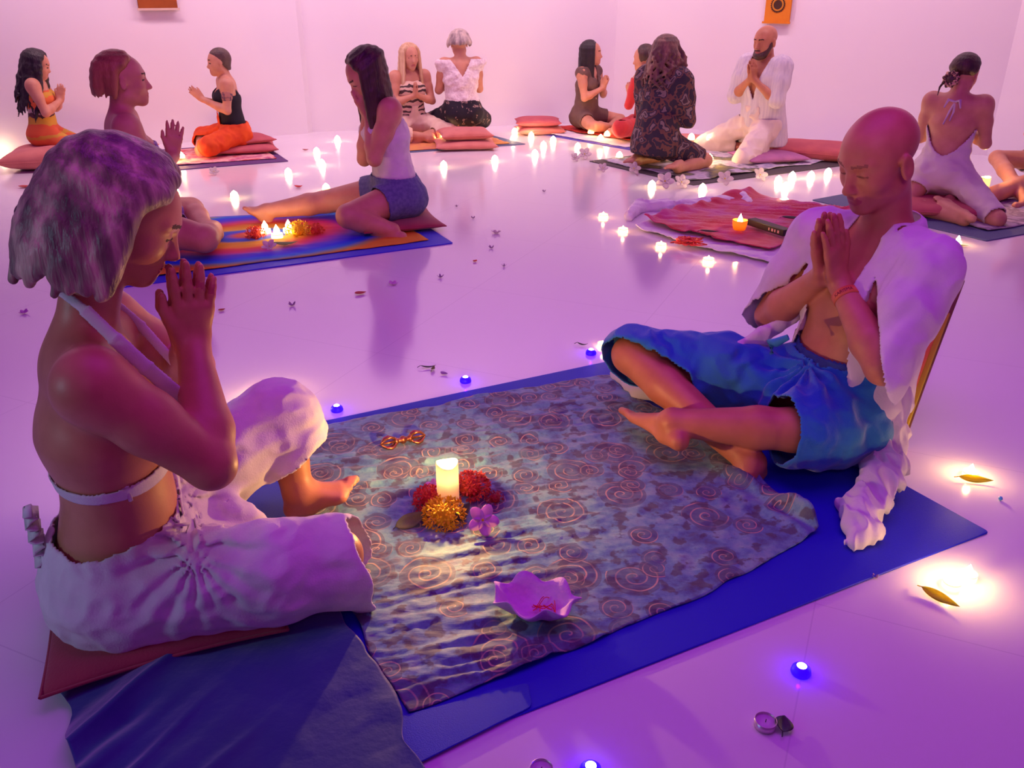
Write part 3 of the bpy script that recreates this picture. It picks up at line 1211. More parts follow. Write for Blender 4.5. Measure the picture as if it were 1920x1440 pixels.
# hangings on the walls: only their lower ends are in view
def hanging(xl, xr, yb, wa, wb, label, face, m1, emblem):
    wa, wb = np.array(wa), np.array(wb)
    n = (wb - wa) / np.linalg.norm(wb - wa)
    P = []
    for x in (xl, xr):
        d = ray(x, yb)
        # meet the wall's vertical plane
        nn = np.array([-n[1], n[0]])
        t = (wa @ nn) / (d[:2] @ nn)
        P.append(np.array([d[0] * t, d[1] * t, CH + d[2] * t]))
    e = P[1] - P[0]
    w = np.linalg.norm(e[:2])
    yaw = math.atan2(e[1], e[0])
    z = (P[0][2] + P[1][2]) / 2
    c = (P[0] + P[1]) / 2
    o = box_obj('wall_hanging', (w, .03, w * 1.35), m1, (c[0] + .03 * math.sin(yaw), c[1] - .03 * math.cos(yaw), z), yaw, .003)
    tag(o, label, 'picture', None)
    V, F = box_vf((-w / 2 - .012, -.022, -.012), (w / 2 + .012, -.012, .004))
    mesh_obj('hem', V, F, face, o, False)
    if emblem:
        V, F = [], []
        V.append((0, -.019, w * .62))
        for i in range(48):
            a = 2 * math.pi * i / 48
            rr = w * (.30 if i % 2 else .26)
            V.append((rr * math.cos(a), -.019, w * .62 + rr * math.sin(a)))
        F = [(0, 1 + (i + 1) % 48, 1 + i) for i in range(48)]
        mesh_obj('emblem', V, F, mat('dark_brown', (.07, .03, .015), .8), o, False)
        V, F = lathe([(w * .17, 0), (w * .20, .003), (w * .23, 0)], 32)
        mesh_obj('emblem_ring', [(v[0], -.021 - v[2], w * .62 + v[1]) for v in V], F[:-2], mat('ochre', (.62, .26, .02), .8), o)


ORG = mat('orange_cloth', (.78, .27, .015), .8, (.70, .22, .012), 9, .1)
RUST = mat('rust_cloth', (.36, .09, .012), .8, (.28, .07, .010), 9, .1)
PALE = mat('pale_trim', (.72, .55, .42), .8)
hanging(259, 332, 16, A0, A1, 'rust brown wall hanging with a pale lower edge, high on the left wall', PALE, RUST, False)
hanging(1435, 1482, 41, A3, B1, 'orange wall hanging with a dark round emblem, above the bearded man', ORG, ORG, True)


# ------------------------------------------------------------ mats, cloths, cushions
def slab(name, pts, th, m, z0=0.0, label=None, cat=None, round_=.012, group=None):
    """flat mat with rounded corners on floor points given counter-clockwise"""
    P = [np.array(p[:2], float) for p in pts]
    out = []
    n = len(P)
    for i in range(n):
        a, b, c = P[i - 1], P[i], P[(i + 1) % n]
        u = (a - b) / np.linalg.norm(a - b)
        v = (c - b) / np.linalg.norm(c - b)
        for k in range(5):
            t = k / 4
            p0, p1, p2 = b + u * round_, b, b + v * round_
            out.append((1 - t) ** 2 * p0 + 2 * t * (1 - t) * p1 + t * t * p2)
    o0 = np.mean(P, 0)
    k = len(out)
    V = [(p[0] - o0[0], p[1] - o0[1], 0) for p in out] + [(p[0] - o0[0], p[1] - o0[1], th) for p in out]
    F = [tuple(range(k, 2 * k)), tuple(range(k))[::-1]] + [(i, (i + 1) % k, k + (i + 1) % k, k + i) for i in range(k)]
    o = mesh_obj(name, V, F, m, smooth=False, loc=(o0[0], o0[1], z0))
    bevel(o, min(.002, th * .3), 1)
    return tag(o, label, cat, group)


def sheet(name, c4, z0, m, label, cat, nx=90, ny=70, amp=.008, freq=30, fdir=(1, .25), edge=.015, thick=.002, seed=1, lift=0.0,
          hfun=None, group=None, parent=None, roundc=.0, crisp=1.0):
    """cloth lying on something: four corners, ridged wrinkles running along fdir, ragged edge"""
    c4 = [np.array(p[:2], float) for p in c4]
    o0 = np.mean(c4, 0)
    uu, vv = np.meshgrid(np.linspace(0, 1, nx), np.linspace(0, 1, ny))
    u, v = uu.ravel(), vv.ravel()
    if roundc:
        # pull the corners in
        a, b = u * 2 - 1, v * 2 - 1
        q = 1 - roundc * (a * a * b * b)
        u, v = (a * q + 1) / 2, (b * q + 1) / 2
    X = ((1 - u) * (1 - v))[:, None] * c4[0] + (u * (1 - v))[:, None] * c4[1] + (u * v)[:, None] * c4[2] + ((1 - u) * v)[:, None] * c4[3]
    P3 = np.stack([X[:, 0], X[:, 1], np.zeros(len(X))], 1)
    ed = np.minimum(np.minimum(u, 1 - u), np.minimum(v, 1 - v))
    e = np.exp(-ed / .04)
    X[:, 0] += edge * e * noise3(P3, 14, seed + 1, 3)
    X[:, 1] += edge * e * noise3(P3, 14, seed + 2, 3)
    fd = np.array(fdir, float)
    fd /= np.linalg.norm(fd)
    al = P3[:, :2] @ fd
    ac = P3[:, 0] * -fd[1] + P3[:, 1] * fd[0]
    Q = np.stack([al * .13, ac + .03 * noise3(P3, 5, seed + 8, 2), np.zeros(len(al))], 1)
    n1 = noise3(Q, freq * 2.6, seed, 3)
    rid = np.maximum(0, 1 - np.abs(n1) * 1.6) ** (1.2 * crisp)
    n2 = noise3(P3, 7.0, seed + 4, 2)
    z = amp * rid * np.clip(.45 + 1.1 * n2, .08, 1.2) + amp * .15 * noise3(P3, freq * 4, seed + 9, 2)
    z = np.maximum(z, 0) + .001
    if hfun is not None:
        z = z + hfun(u, v, X)
    V = np.stack([X[:, 0] - o0[0], X[:, 1] - o0[1], z], 1)
    F = np.array(grid_faces(nx, ny))
    o = mesh_obj(name, V, F, m, parent, True, (o0[0], o0[1], z0))
    s = o.modifiers.new('thick', 'SOLIDIFY')
    s.thickness = thick
    s.offset = -1 if False else 1
    if label:
        tag(o, label, cat, group)
    return o


def cushion(x, y, z, sx, sy, sz, yaw, m, label, group=None, seed=1, tilt=(0, 0), n=26):
    """square stuffed cushion with soft corners and a piped seam"""
    V = []
    for side in (1, -1):
        for j in range(n + 1):
            for i in range(n + 1):
                a, b = -1 + 2 * i / n, -1 + 2 * j / n
                a, b = math.sin(a * math.pi / 2), math.sin(b * math.pi / 2)
                pinch = 1 - .06 * (1 - a * a) * abs(b) ** 3
                pin2 = 1 - .06 * (1 - b * b) * abs(a) ** 3
                h = ((1 - abs(a) ** 3.2) * (1 - abs(b) ** 3.2)) ** .42
                V.append((a * sx / 2 * pin2, b * sy / 2 * pinch, side * h * sz / 2))
    V = np.array(V)
    V += .05 * sz * noise3(V * np.array([1, 1, .5]), 22, seed, 3)[:, None] * np.array([0, 0, 1])
    F1 = grid_faces(n + 1, n + 1)
    o2 = (n + 1) ** 2
    F = F1 + [tuple(q + o2 for q in f)[::-1] for f in F1]
    o = mesh_obj('cushion', V, F, m, None, True, (x, y, z + sz / 2), yaw)
    o.rotation_euler = (tilt[0], tilt[1], yaw)
    w = o.modifiers.new('weld', 'WELD')
    w.merge_threshold = .003
    tag(o, label, 'cushion', group)
    # piping along the seam
    pts = []
    for s_ in range(4):
        for i in range(n):
            a = math.sin((-1 + 2 * i / n) * math.pi / 2)
            q = [(a, -1), (1, a), (-a, 1), (-1, -a)][s_]
            a_, b_ = q
            pts.append((a_ * sx / 2 * (1 - .06 * (1 - b_ * b_) * abs(a_) ** 3) * 1.004, b_ * sy / 2 * (1 - .06 * (1 - a_ * a_) * abs(b_) ** 3) * 1.004, 0))
    pts.append(pts[0])
    Vp, Fp = tube(pts, .0035, 6)
    mesh_obj('piping', Vp, Fp, m, o)
    return o


YOGA = mat('blue_yoga_mat', (.008, .012, .52), .55, (.010, .016, .50), 260, .25, 500, spec=.35)
YOGA2 = mat('paler_blue_yoga_mat', (.016, .045, .46), .55, (.014, .035, .44), 260, .25, 500, spec=.35)
mA, mB = fl(560, 790), fl(1180, 671)
cR = fl(1855, 1000)
e1 = fl(1690, 905) - cR
e1 = e1 / np.linalg.norm(e1)
alongd = (fl(1855, 1000) - fl(790, 1415))
alongd /= np.linalg.norm(alongd)
across = np.array([-alongd[1], alongd[0], 0])
wid = (mB - cR) @ across
slab('yoga_mat', [cR - alongd * 1.70, cR, cR + across * .66 + alongd * -.02, cR - alongd * 1.72 + across * .66], .005, YOGA, 0.0,
     'saturated blue yoga mat, nearer one of the two under the swirl cloth', 'yoga mat')
slab('yoga_mat', [cR - alongd * 1.74 + across * .655, cR + across * .655 - alongd * .03, cR + across * wid - alongd * .05, cR - alongd * 1.76 + across * wid], .005, YOGA2, 0.0,
     'blue yoga mat farther from the camera, its edge behind the swirl cloth', 'yoga mat')
slab('yoga_mat', [fl(660, 1500), fl(998, 1330), fl(990, 1285), fl(560, 1400)], .0035, YOGA2, .0052,
     'short overlapping end of a paler blue yoga mat at the bottom edge', 'yoga mat')


def swirl_material():
    m, nt, b = nodes_of('swirl_print_cotton')
    tc = N(nt, 'ShaderNodeTexCoord')
    nz = N(nt, 'ShaderNodeTexNoise', i_Scale=11.0, i_Detail=9.0, i_Roughness=.68)
    nt.links.new(tc.outputs['Object'], nz.inputs['Vector'])
    base = ramp(nt, [(.30, (.06, .045, .10)), (.42, (.07, .16, .26)), (.5, (.11, .30, .34)), (.60, (.20, .42, .36)), (.72, (.12, .14, .22))])
    nt.links.new(nz.outputs['Fac'], base.inputs[0])
    # dark plum blotches
    n2 = N(nt, 'ShaderNodeTexNoise', i_Scale=26.0, i_Detail=3.0)
    nt.links.new(tc.outputs['Object'], n2.inputs['Vector'])
    bl = ramp(nt, [(.54, (0, 0, 0)), (.60, (1, 1, 1))])
    nt.links.new(n2.outputs['Fac'], bl.inputs[0])
    mx0 = N(nt, 'ShaderNodeMixRGB')
    mx0.inputs[2].default_value = (.055, .022, .050, 1)
    fc0 = N(nt, 'ShaderNodeMath', operation='MULTIPLY')
    fc0.inputs[1].default_value = .75
    nt.links.new(bl.outputs[0], fc0.inputs[0])
    nt.links.new(fc0.outputs[0], mx0.inputs[0])
    nt.links.new(base.outputs[0], mx0.inputs[1])
    prev = mx0.outputs[0]
    for sc, wid_, seedoff, turns in ((6.3, .30, 0.0, 3.4), (11.0, .27, 3.7, 2.8)):
        mp = N(nt, 'ShaderNodeMapping')
        mp.inputs['Location'].default_value = (seedoff, seedoff * .7, 0)
        nt.links.new(tc.outputs['Object'], mp.inputs[0])
        sxyz = N(nt, 'ShaderNodeSeparateXYZ')
        nt.links.new(mp.outputs[0], sxyz.inputs[0])
        cxy = N(nt, 'ShaderNodeCombineXYZ')
        nt.links.new(sxyz.outputs[0], cxy.inputs[0])
        nt.links.new(sxyz.outputs[1], cxy.inputs[1])
        vo = N(nt, 'ShaderNodeTexVoronoi', i_Scale=sc)
        vo.inputs['Randomness'].default_value = .75
        vo.voronoi_dimensions = '2D'
        nt.links.new(cxy.outputs[0], vo.inputs['Vector'])
        sub = N(nt, 'ShaderNodeVectorMath', operation='SUBTRACT')
        nt.links.new(cxy.outputs[0], sub.inputs[0])
        nt.links.new(vo.outputs['Position'], sub.inputs[1])
        s2 = N(nt, 'ShaderNodeSeparateXYZ')
        nt.links.new(sub.outputs[0], s2.inputs[0])
        at = N(nt, 'ShaderNodeMath', operation='ARCTAN2')
        nt.links.new(s2.outputs[1], at.inputs[0])
        nt.links.new(s2.outputs[0], at.inputs[1])
        ds = N(nt, 'ShaderNodeMath', operation='MULTIPLY')
        nt.links.new(vo.outputs['Distance'], ds.inputs[0])
        ds.inputs[1].default_value = turns * 2 * math.pi * 2.0
        df = N(nt, 'ShaderNodeMath', operation='SUBTRACT')
        nt.links.new(ds.outputs[0], df.inputs[0])
        nt.links.new(at.outputs[0], df.inputs[1])
        sn = N(nt, 'ShaderNodeMath', operation='SINE')
        nt.links.new(df.outputs[0], sn.inputs[0])
        ln = ramp(nt, [(.0, (0, 0, 0)), (.90, (0, 0, 0)), (.97, (1, 1, 1))])
        h = N(nt, 'ShaderNodeMath', operation='MULTIPLY_ADD')
        h.inputs[1].default_value = .5
        h.inputs[2].default_value = .5
        nt.links.new(sn.outputs[0], h.inputs[0])
        nt.links.new(h.outputs[0], ln.inputs[0])
        inr = N(nt, 'ShaderNodeMath', operation='LESS_THAN')
        nt.links.new(vo.outputs['Distance'], inr.inputs[0])
        inr.inputs[1].default_value = .40
        sc_ = N(nt, 'ShaderNodeSeparateColor')
        nt.links.new(vo.outputs['Color'], sc_.inputs[0])
        pick = N(nt, 'ShaderNodeMath', operation='GREATER_THAN')
        nt.links.new(sc_.outputs[0], pick.inputs[0])
        pick.inputs[1].default_value = .48
        a = N(nt, 'ShaderNodeMath', operation='MULTIPLY')
        nt.links.new(inr.outputs[0], a.inputs[0])
        nt.links.new(pick.outputs[0], a.inputs[1])
        # plum disc under the spiral
        mxd = N(nt, 'ShaderNodeMixRGB')
        mxd.inputs[2].default_value = (.060, .030, .075, 1)
        dk = N(nt, 'ShaderNodeMath', operation='MULTIPLY')
        dk.inputs[1].default_value = .55
        nt.links.new(a.outputs[0], dk.inputs[0])
        nt.links.new(dk.outputs[0], mxd.inputs[0])
        nt.links.new(prev, mxd.inputs[1])
        a2 = N(nt, 'ShaderNodeMath', operation='MULTIPLY')
        nt.links.new(a.outputs[0], a2.inputs[0])
        nt.links.new(ln.outputs[0], a2.inputs[1])
        a3 = N(nt, 'ShaderNodeMath', operation='MULTIPLY')
        nm = N(nt, 'ShaderNodeTexNoise', i_Scale=14.0, i_Detail=3.0)
        nt.links.new(tc.outputs['Object'], nm.inputs['Vector'])
        nr = ramp(nt, [(.38, (.12, .12, .12)), (.6, (.85, .85, .85))])
        nt.links.new(nm.outputs['Fac'], nr.inputs[0])
        nt.links.new(nr.outputs[0], a3.inputs[1])
        nt.links.new(a2.outputs[0], a3.inputs[0])
        mx = N(nt, 'ShaderNodeMixRGB')
        mx.inputs[2].default_value = (.60, .42, .24, 1)
        nt.links.new(a3.outputs[0], mx.inputs[0])
        nt.links.new(mxd.outputs[0], mx.inputs[1])
        prev = mx.outputs[0]
    nt.links.new(prev, b.inputs['Base Color'])
    b.inputs['Roughness'].default_value = .62
    b.inputs['Sheen Weight'].default_value = .25
    n3 = N(nt, 'ShaderNodeTexNoise', i_Scale=70.0, i_Detail=4.0)
    mp3 = N(nt, 'ShaderNodeMapping')
    mp3.inputs['Scale'].default_value = (.25, 1, 1)
    mp3.inputs['Rotation'].default_value = (0, 0, math.radians(-24))
    nt.links.new(tc.outputs['Object'], mp3.inputs[0])
    nt.links.new(mp3.outputs[0], n3.inputs['Vector'])
    bp = N(nt, 'ShaderNodeBump')
    bp.inputs['Strength'].default_value = .5
    bp.inputs['Distance'].default_value = .004
    nt.links.new(n3.outputs['Fac'], bp.inputs['Height'])
    nt.links.new(bp.outputs[0], b.inputs['Normal'])
    return m


SWIRL = swirl_material()


def swirl_h(u, v, X):
    # heaped folds near the man's foot
    p = fl(1420, 905)
    q = fl(1500, 960)
    h = 0
    for c, r, a in ((p, .06, .030), (q, .065, .035), (fl(1380, 885), .05, .018), (fl(1525, 990), .04, .02)):
        d = np.hypot(X[:, 0] - c[0], X[:, 1] - c[1])
        h = h + a * np.exp(-(d / r) ** 2) * (1 + .6 * np.sin(X[:, 0] * 90 + X[:, 1] * 60))
    return h


sheet('patterned_cloth', [fl(745, 1372), fl(1570, 1010), fl(1145, 700), fl(520, 815)], .0062, SWIRL,
      'wrinkled dark teal cloth printed with golden swirls, spread over the blue mats', 'cloth', 230, 190, .015, 29, (1, .30), .028, .0018, 5,
      hfun=swirl_h, roundc=.055, crisp=1.3)
NAVY = mat('navy_velvet', (.008, .020, .20), .6, (.006, .040, .17), 5, .3, 60, sheen=.7, spec=.3)


def navy_h(u, v, X):
    return .012 * np.maximum(0, noise3(np.stack([X[:, 0], X[:, 1], 0 * u], 1), 11, 44, 2)) + .0


sheet('blanket', [fl(190, 1560), fl(860, 1560), fl(625, 1125), fl(85, 1270)], .0095, NAVY,
      'dark navy blanket rumpled beside the crossed trouser leg, bottom left', 'blanket', 150, 130, .035, 9, (.5, 1), .04, .004, 12, hfun=navy_h, roundc=.03, crisp=1.5)
DUSTY = mat('dusty_rose_cotton', (.36, .055, .065), .85, (.30, .045, .06), 10, .3, 200, sheen=.2)
SALMON = mat('salmon_cotton', (.66, .22, .16), .85, (.58, .17, .13), 10, .3, 200, sheen=.2)
REDC = mat('red_cotton', (.55, .03, .03), .85, (.48, .02, .03), 10, .3, 200, sheen=.2)
cw = FRW
cpos = cw.b + cw.F * .055 + cw.L * .0
cushion(cpos[0], cpos[1], .012, .44, .50, .055, cw.yaw, DUSTY, 'flat dusty red cushion under the halter-top person in white trousers')

# floor chair behind the man: board, padding, yellow-green lining
fm = FRM
ce = fl(1694, 840, .0)
chair = empty('floor_chair', tuple(ce), math.radians(230), 'low folding floor chair with orange padding behind the open-shirted man', 'chair')


def chair_part(name, f0, f1, y0, y1, m, t0, t1, bulge=0.0):
    """upright slab leaning back: f = offset across its thickness, t = height along the back from the floor"""
    n = 16
    V = []
    for side in (0, 1):
        for j in range(n + 1):
            t = t0 + (t1 - t0) * j / n
            xx = -.29 * (t / .42) ** 1.15
            for i in range(n + 1):
                y = y0 + (y1 - y0) * i / n
                a, b = abs(2 * i / n - 1), abs(2 * j / n - 1)
                bl = bulge * ((1 - a ** 4) * (1 - b ** 4)) ** .5
                V.append((xx + (f1 + bl if side else f0), y, t + .008))
    F1 = grid_faces(n + 1, n + 1)
    o2 = (n + 1) ** 2
    F = [f[::-1] for f in F1] + [tuple(q + o2 for q in f) for f in F1]
    for i in range(n):
        F += [(i, i + 1, o2 + i + 1, o2 + i), (n * (n + 1) + i + 1, n * (n + 1) + i, o2 + n * (n + 1) + i, o2 + n * (n + 1) + i + 1)]
        a, b = i * (n + 1), (i + 1) * (n + 1)
        F += [(b, a, o2 + a, o2 + b), (a + n, b + n, o2 + b + n, o2 + a + n)]
    return bevel(mesh_obj(name, V, F, m, chair, True), .003)


OPAD = mat('orange_padding', (.72, .17, .07), .8, (.62, .12, .06), 12, .3, 160)
chair_part('backboard', -.010, .004, -.40, .0, mat('brown_board', (.20, .09, .045), .7, (.14, .055, .03), 20), 0, .42)
chair_part('lining', .004, .018, -.39, -.003, mat('yellow_green_cloth', (.50, .42, .03), .8), .01, .34)
chair_part('back_cushion', .018, .045, -.385, -.016, OPAD, .02, .38, .035)
V, F = box_vf((-.01, -.39, .006), (.20, -.01, .03))
bevel(mesh_obj('seat', V, F, OPAD, chair, False), .01, 3)


# ------------------------------------------------------------ the seated people farther back
def height_at(xy, y):
    v = (720 - y) / FPX
    return (v * xy[1] * CT - xy[1] * ST) / (CT + v * ST) + CH


class Sitter:
    def __init__(s, px, py, top, yaw, label, skin=SKIN, lift=.05, h=.0085, pose='cross', hy=0, hp=8, lean=0.0, hands=(.20, .43), tip=(.06, .165),
                 over=None, male=False, arm=1.0, tw=1.0, leg=1.0, spread=0.0, total=.865, toes=False, scale=None, brow=None, brown=None):
        b = fl(px, py)
        s.fr = Frame(b[0], b[1], yaw)
        s.lift, s.h = lift, h
        kz = .10 if pose == 'kneel' else 0
        z = height_at(s.fr.b, top)
        k = scale or (z - lift) / (total + kz)
        s.k = k
        p = lambda x, y, zz: np.array([x * k, y * k, zz * k + lift])
        s.p = p
        A = rotm(hy, hp)
        q = kz
        ll = lambda zz: lean * (zz / .6)
        J = dict(pelvis=p(0, 0, .11 + q), waist=p(.012 + ll(.17), 0, .27 + q), chest=p(.02 + ll(.33), 0, .42 + q), neck=p(.015 + ll(.48), 0, .575 + q),
                 head=p(.055 + ll(.6) + .0012 * hp, 0, .748 + q - .0010 * hp), A=A, hs=k * .97,
                 shl=p(.03 + ll(.46), .165, .562 + q), shr=p(.03 + ll(.46), -.165, .562 + q),
                 ell=p(.10 + ll(.2), .205, .315 + q), elr=p(.10 + ll(.2), -.205, .315 + q),
                 wrl=p(hands[0], .022, hands[1] + q), wrr=p(hands[0], -.022, hands[1] + q),
                 tip=p(hands[0] + tip[0], 0, hands[1] + q + tip[1]), thumb=(-1, 0, .2), gap=.015 * k, spread=spread, hk=.004, toes=toes)
        if pose == 'cross':
            J.update(hipl=p(0, .09, .11), hipr=p(0, -.09, .11), knl=p(.27, .31, .10), knr=p(.27, -.31, .10),
                     anl=p(.31, -.06, .05), anr=p(.35, .07, .05), toel=p(.27, -.24, .04), toer=p(.30, .25, .04), solel=(.2, .3, -1), soler=(.2, -.3, -1))
        else:
            J.update(hipl=p(.02, .09, .20), hipr=p(.02, -.09, .20), knl=p(.40, .13, .07), knr=p(.40, -.13, .07),
                     anl=p(.0, .12, .04), anr=p(.0, -.12, .04), toel=p(-.17, .09, .035), toer=p(-.17, -.09, .035), solel=(-.2, 0, 1), soler=(-.2, 0, 1))
        if over:
            J.update(over(s, p) if callable(over) else over)
        for n in 'lr':  # nothing below the floor
            for j in ('kn', 'an', 'toe'):
                J[j + n] = np.array(J[j + n], float)
                J[j + n][2] = max(J[j + n][2] - lift * .75, .036)
        s.J = J
        s.o, s.P = make_person(s.fr, J, h, label, skin, k, male=male, arm=arm, tw=tw, leg=leg, brow=brow)

    def wear(s, name, tags, infl, m, fn, extra=None, disp=None, label=None, h=None, parent=None, k=.04, thick=.004):
        P = [inflate(q, infl * s.k, k) for q in s.P if q.tag in tags]
        if extra:
            P += extra
        reg = (lambda X: fn(X[:, 0] / s.k, X[:, 1] / s.k, (X[:, 2] - s.lift) / s.k) * s.k) if fn else None
        V, F = sdf_mesh(P, h or s.h, reg, disp)
        o = mesh_obj(name, V, F, m, parent or s.o)
        smooth_mod(o, 2)
        if reg is not None and thick:
            q = o.modifiers.new('thick', 'SOLIDIFY')
            q.thickness = thick
            q.offset = 0
        if label:
            o['label'] = label
        return o

    def hair(s, m, **kw):
        return add_hair(s.o, s.J['head'], s.J['A'], m, kw.pop('h', s.h * .85), s.J['hs'], **kw)


def leg_cut(S, t):
    """region past fraction t of the thigh (t<1) or of thigh plus shin (t>1), for both legs"""
    J = S.J
    k = S.k

    def sd(X, a, b):
        ab = b - a
        q = np.clip((X - a) @ ab / (ab @ ab), 0, 1)
        return np.linalg.norm(X - a - q[:, None] * ab, axis=1)

    def f(x, y, z):
        X = np.stack([x * k, y * k, z * k + S.lift], 1)
        out = []
        for n in 'lr':
            a, b, c = v3(J['hip' + n]), v3(J['kn' + n]), v3(J['an' + n])
            dt, ds = sd(X, a, b), sd(X, b, c)
            if t <= 1:
                d = (b - a) / np.linalg.norm(b - a)
                v = (X - (a + (b - a) * t)) @ d
                out.append((v, dt))
            else:
                d = (c - b) / np.linalg.norm(c - b)
                v = (X - (b + (c - b) * (t - 1))) @ d
                out.append((np.where(ds < dt, v, -.05), np.minimum(dt, ds)))
        (v1, d1), (v2, d2) = out
        return np.where(d1 < d2, v1, v2) / k
    return f


def waist(x, z, w, lim=.12):
    return np.where((x < lim) | (z > w + .10), z - w, -1)


LT, LS = ('torso', 'bust'), ('torso', 'bust', 'shoulder', 'uarml', 'uarmr')
TH, CV = ('thighl', 'thighr'), ('calfl', 'calfr')
BLACK_HAIR = hair_mat('hair_black', (.006, .004, .006), (.014, .008, .010), (.03, .018, .018))
BROWN_HAIR = hair_mat('hair_dark_brown', (.020, .008, .008), (.050, .020, .014), (.09, .04, .025))
AUBURN = hair_mat('hair_auburn', (.22, .085, .03), (.36, .15, .05), (.46, .22, .08))
BLOND = hair_mat('hair_blonde', (.45, .26, .12), (.62, .40, .20), (.75, .55, .32))
ASH = hair_mat('hair_ash', (.20, .15, .15), (.45, .37, .32), (.70, .60, .48))
CURLY = hair_mat('hair_curly_light_brown', (.07, .03, .025), (.15, .07, .045), (.34, .19, .11))
WHITE = MATS['white_linen']

# woman with long black hair in a striped dress, far left
DRESS = stripes('striped_dress', [(0, (.70, .12, .03)), (.22, (.62, .36, .03)), (.42, (.10, .03, .04)), (.52, (.62, .45, .42)), (.64, (.72, .16, .04)), (.9, (.60, .33, .03))],
                'z', 3.6, .10)
S1 = Sitter(96, 306, 99, 14, 'person with wavy black hair in an orange and yellow striped dress, far left', lift=.06, hp=18, hands=(.20, .40), tip=(.05, .17), pose='kneel', total=.83)
S1.wear('dress', LT + TH, .010, DRESS, lambda x, y, z: np.maximum(z - .60, leg_cut(S1, 1.0)(x, y, z)), label='striped orange, yellow and black dress')
S1.hair(BLACK_HAIR, length=.36, vol=.02, n=22, a0=30, sweep=70, grav=.8, wave=.012, flare=.05, back=.05, rad=.016, seed=4, k=.012)

# woman with auburn hair seen in profile, bare shoulders
S2 = Sitter(268, 472, 97, 24, 'person with auburn shoulder-length hair and bare shoulders, praying behind the silver bob', lift=.05, hp=0, h=.007, hands=(.21, .40), tip=(.04, .175), spread=.03,
            arm=1.08, tw=1.05, leg=1.15)
LILAC = mat('lilac_cotton', (.38, .28, .55), .85, (.30, .22, .46), 18, .3)
S2.wear('top', LT, .007, LILAC, lambda x, y, z: np.maximum(z - .46, .22 - z))
S2.wear('shorts', LT + TH, .014, LILAC, lambda x, y, z: np.maximum(waist(x, z, .24, .12), leg_cut(S2, .62)(x, y, z)), disp=folds(.006, 26, 3))
S2.hair(AUBURN, length=.10, vol=.010, n=34, a0=22, sweep=104, grav=.8, flare=.01, back=.012, rad=.011, seed=6, k=.010, curl=1.0)

# short-haired person in black tank top and orange trousers
S3 = Sitter(445, 286, 89, 203, 'person with cropped dark hair, black tank top and orange trousers', lift=.07, hp=4, hands=(.25, .42), tip=(.12, .12),
            over=lambda s, p: dict(ell=p(.06, .21, .33), elr=p(.06, -.21, .33)), arm=.95)
S3.wear('tank_top', LT, .008, mat('black_jersey', (.010, .008, .014), .85, (.014, .010, .02), 12),
        lambda x, y, z: np.maximum(z - (.47 + .10 * np.exp(-((np.abs(y) - .085) / .018) ** 2)) + np.where(x < 0, .02, 0), .13 - z))
S3.wear('trousers', LT + TH + CV, .022, mat('orange_cotton', (.80, .10, .008), .8, (.70, .06, .01), 12, .3), lambda x, y, z: np.maximum(waist(x, z, .20, .12), leg_cut(S3, 1.45)(x, y, z)),
        disp=folds(.010, 22, 5))
c_, A_ = S3.J['head'], S3.J['A']
capped_hair(S3.o, c_, A_, hair_mat('hair_cropped_dark', (.05, .025, .02), (.09, .045, .035), (.12, .07, .05)), .006, S3.J['hs'], .005, .070)
# shoulder tattoo: a dark patterned patch wrapped on the upper arm
tt = [q for q in S3.P if q.tag == 'uarml']
V, F = sdf_mesh([inflate(q, .0015) for q in tt], .006, lambda X: np.maximum(np.abs(X[:, 2] - (S3.J['shl'][2] - .07)) - .05, .0 - (X[:, 1] - S3.J['shl'][1] - .005)))
mesh_obj('tattoo', V, F, mat('tattoo_ink', (.10, .05, .09), .6, stops=[(.42, (.10, .045, .09)), (.58, (.42, .18, .13))], scale=45), S3.o)

# long-haired woman in a white tank top and denim shorts, one leg stretched out
def tank_pose(s, p):
    f = s.fr
    return dict(knl=f.z(652, 392, .15), anl=f.z(735, 420, .07), toel=f.z(645, 420, .05),
                hipl=p(0, .09, .11), hipr=p(0, -.09, .11), knr=f.s(610, 366, -.26), anr=f.s(500, 383, -.26), toer=f.s(457, 362, -.26), soler=(.6, 0, -.8), solel=(0, .3, -1),
                ell=f.s(702, 298, .14), elr=f.s(683, 298, -.10), wrl=f.s(692, 218, .03), wrr=f.s(688, 215, -.02), tip=f.s(664, 152, 0))


S4 = Sitter(748, 418, 84, 202, 'person with long brown hair, white tank top and denim shorts, head bowed', lift=.05, h=.006, hp=34, lean=.03, over=tank_pose,
            total=.85, leg=1.1, arm=1.0, toes=True)
S4.wear('tank_top', LT, .005, WHITE, lambda x, y, z: np.maximum(z - (.49 + .12 * np.exp(-((np.abs(y) - .095) / .02) ** 2)), .17 - z), disp=folds(.003, 30, 6, (1, 1, 2)))
DENIM = mat('denim', (.09, .11, .24), .8, (.14, .16, .30), 60, .3, 300)
S4.wear('shorts', LT + TH, .014, DENIM, lambda x, y, z: np.maximum(waist(x, z, .215, .14), leg_cut(S4, .42)(x, y, z)), disp=folds(.004, 26, 3))
S4.hair(BROWN_HAIR, length=.36, vol=.014, n=28, a0=34, sweep=72, grav=.92, flare=.02, back=.035, rad=.013, seed=9, k=.010)

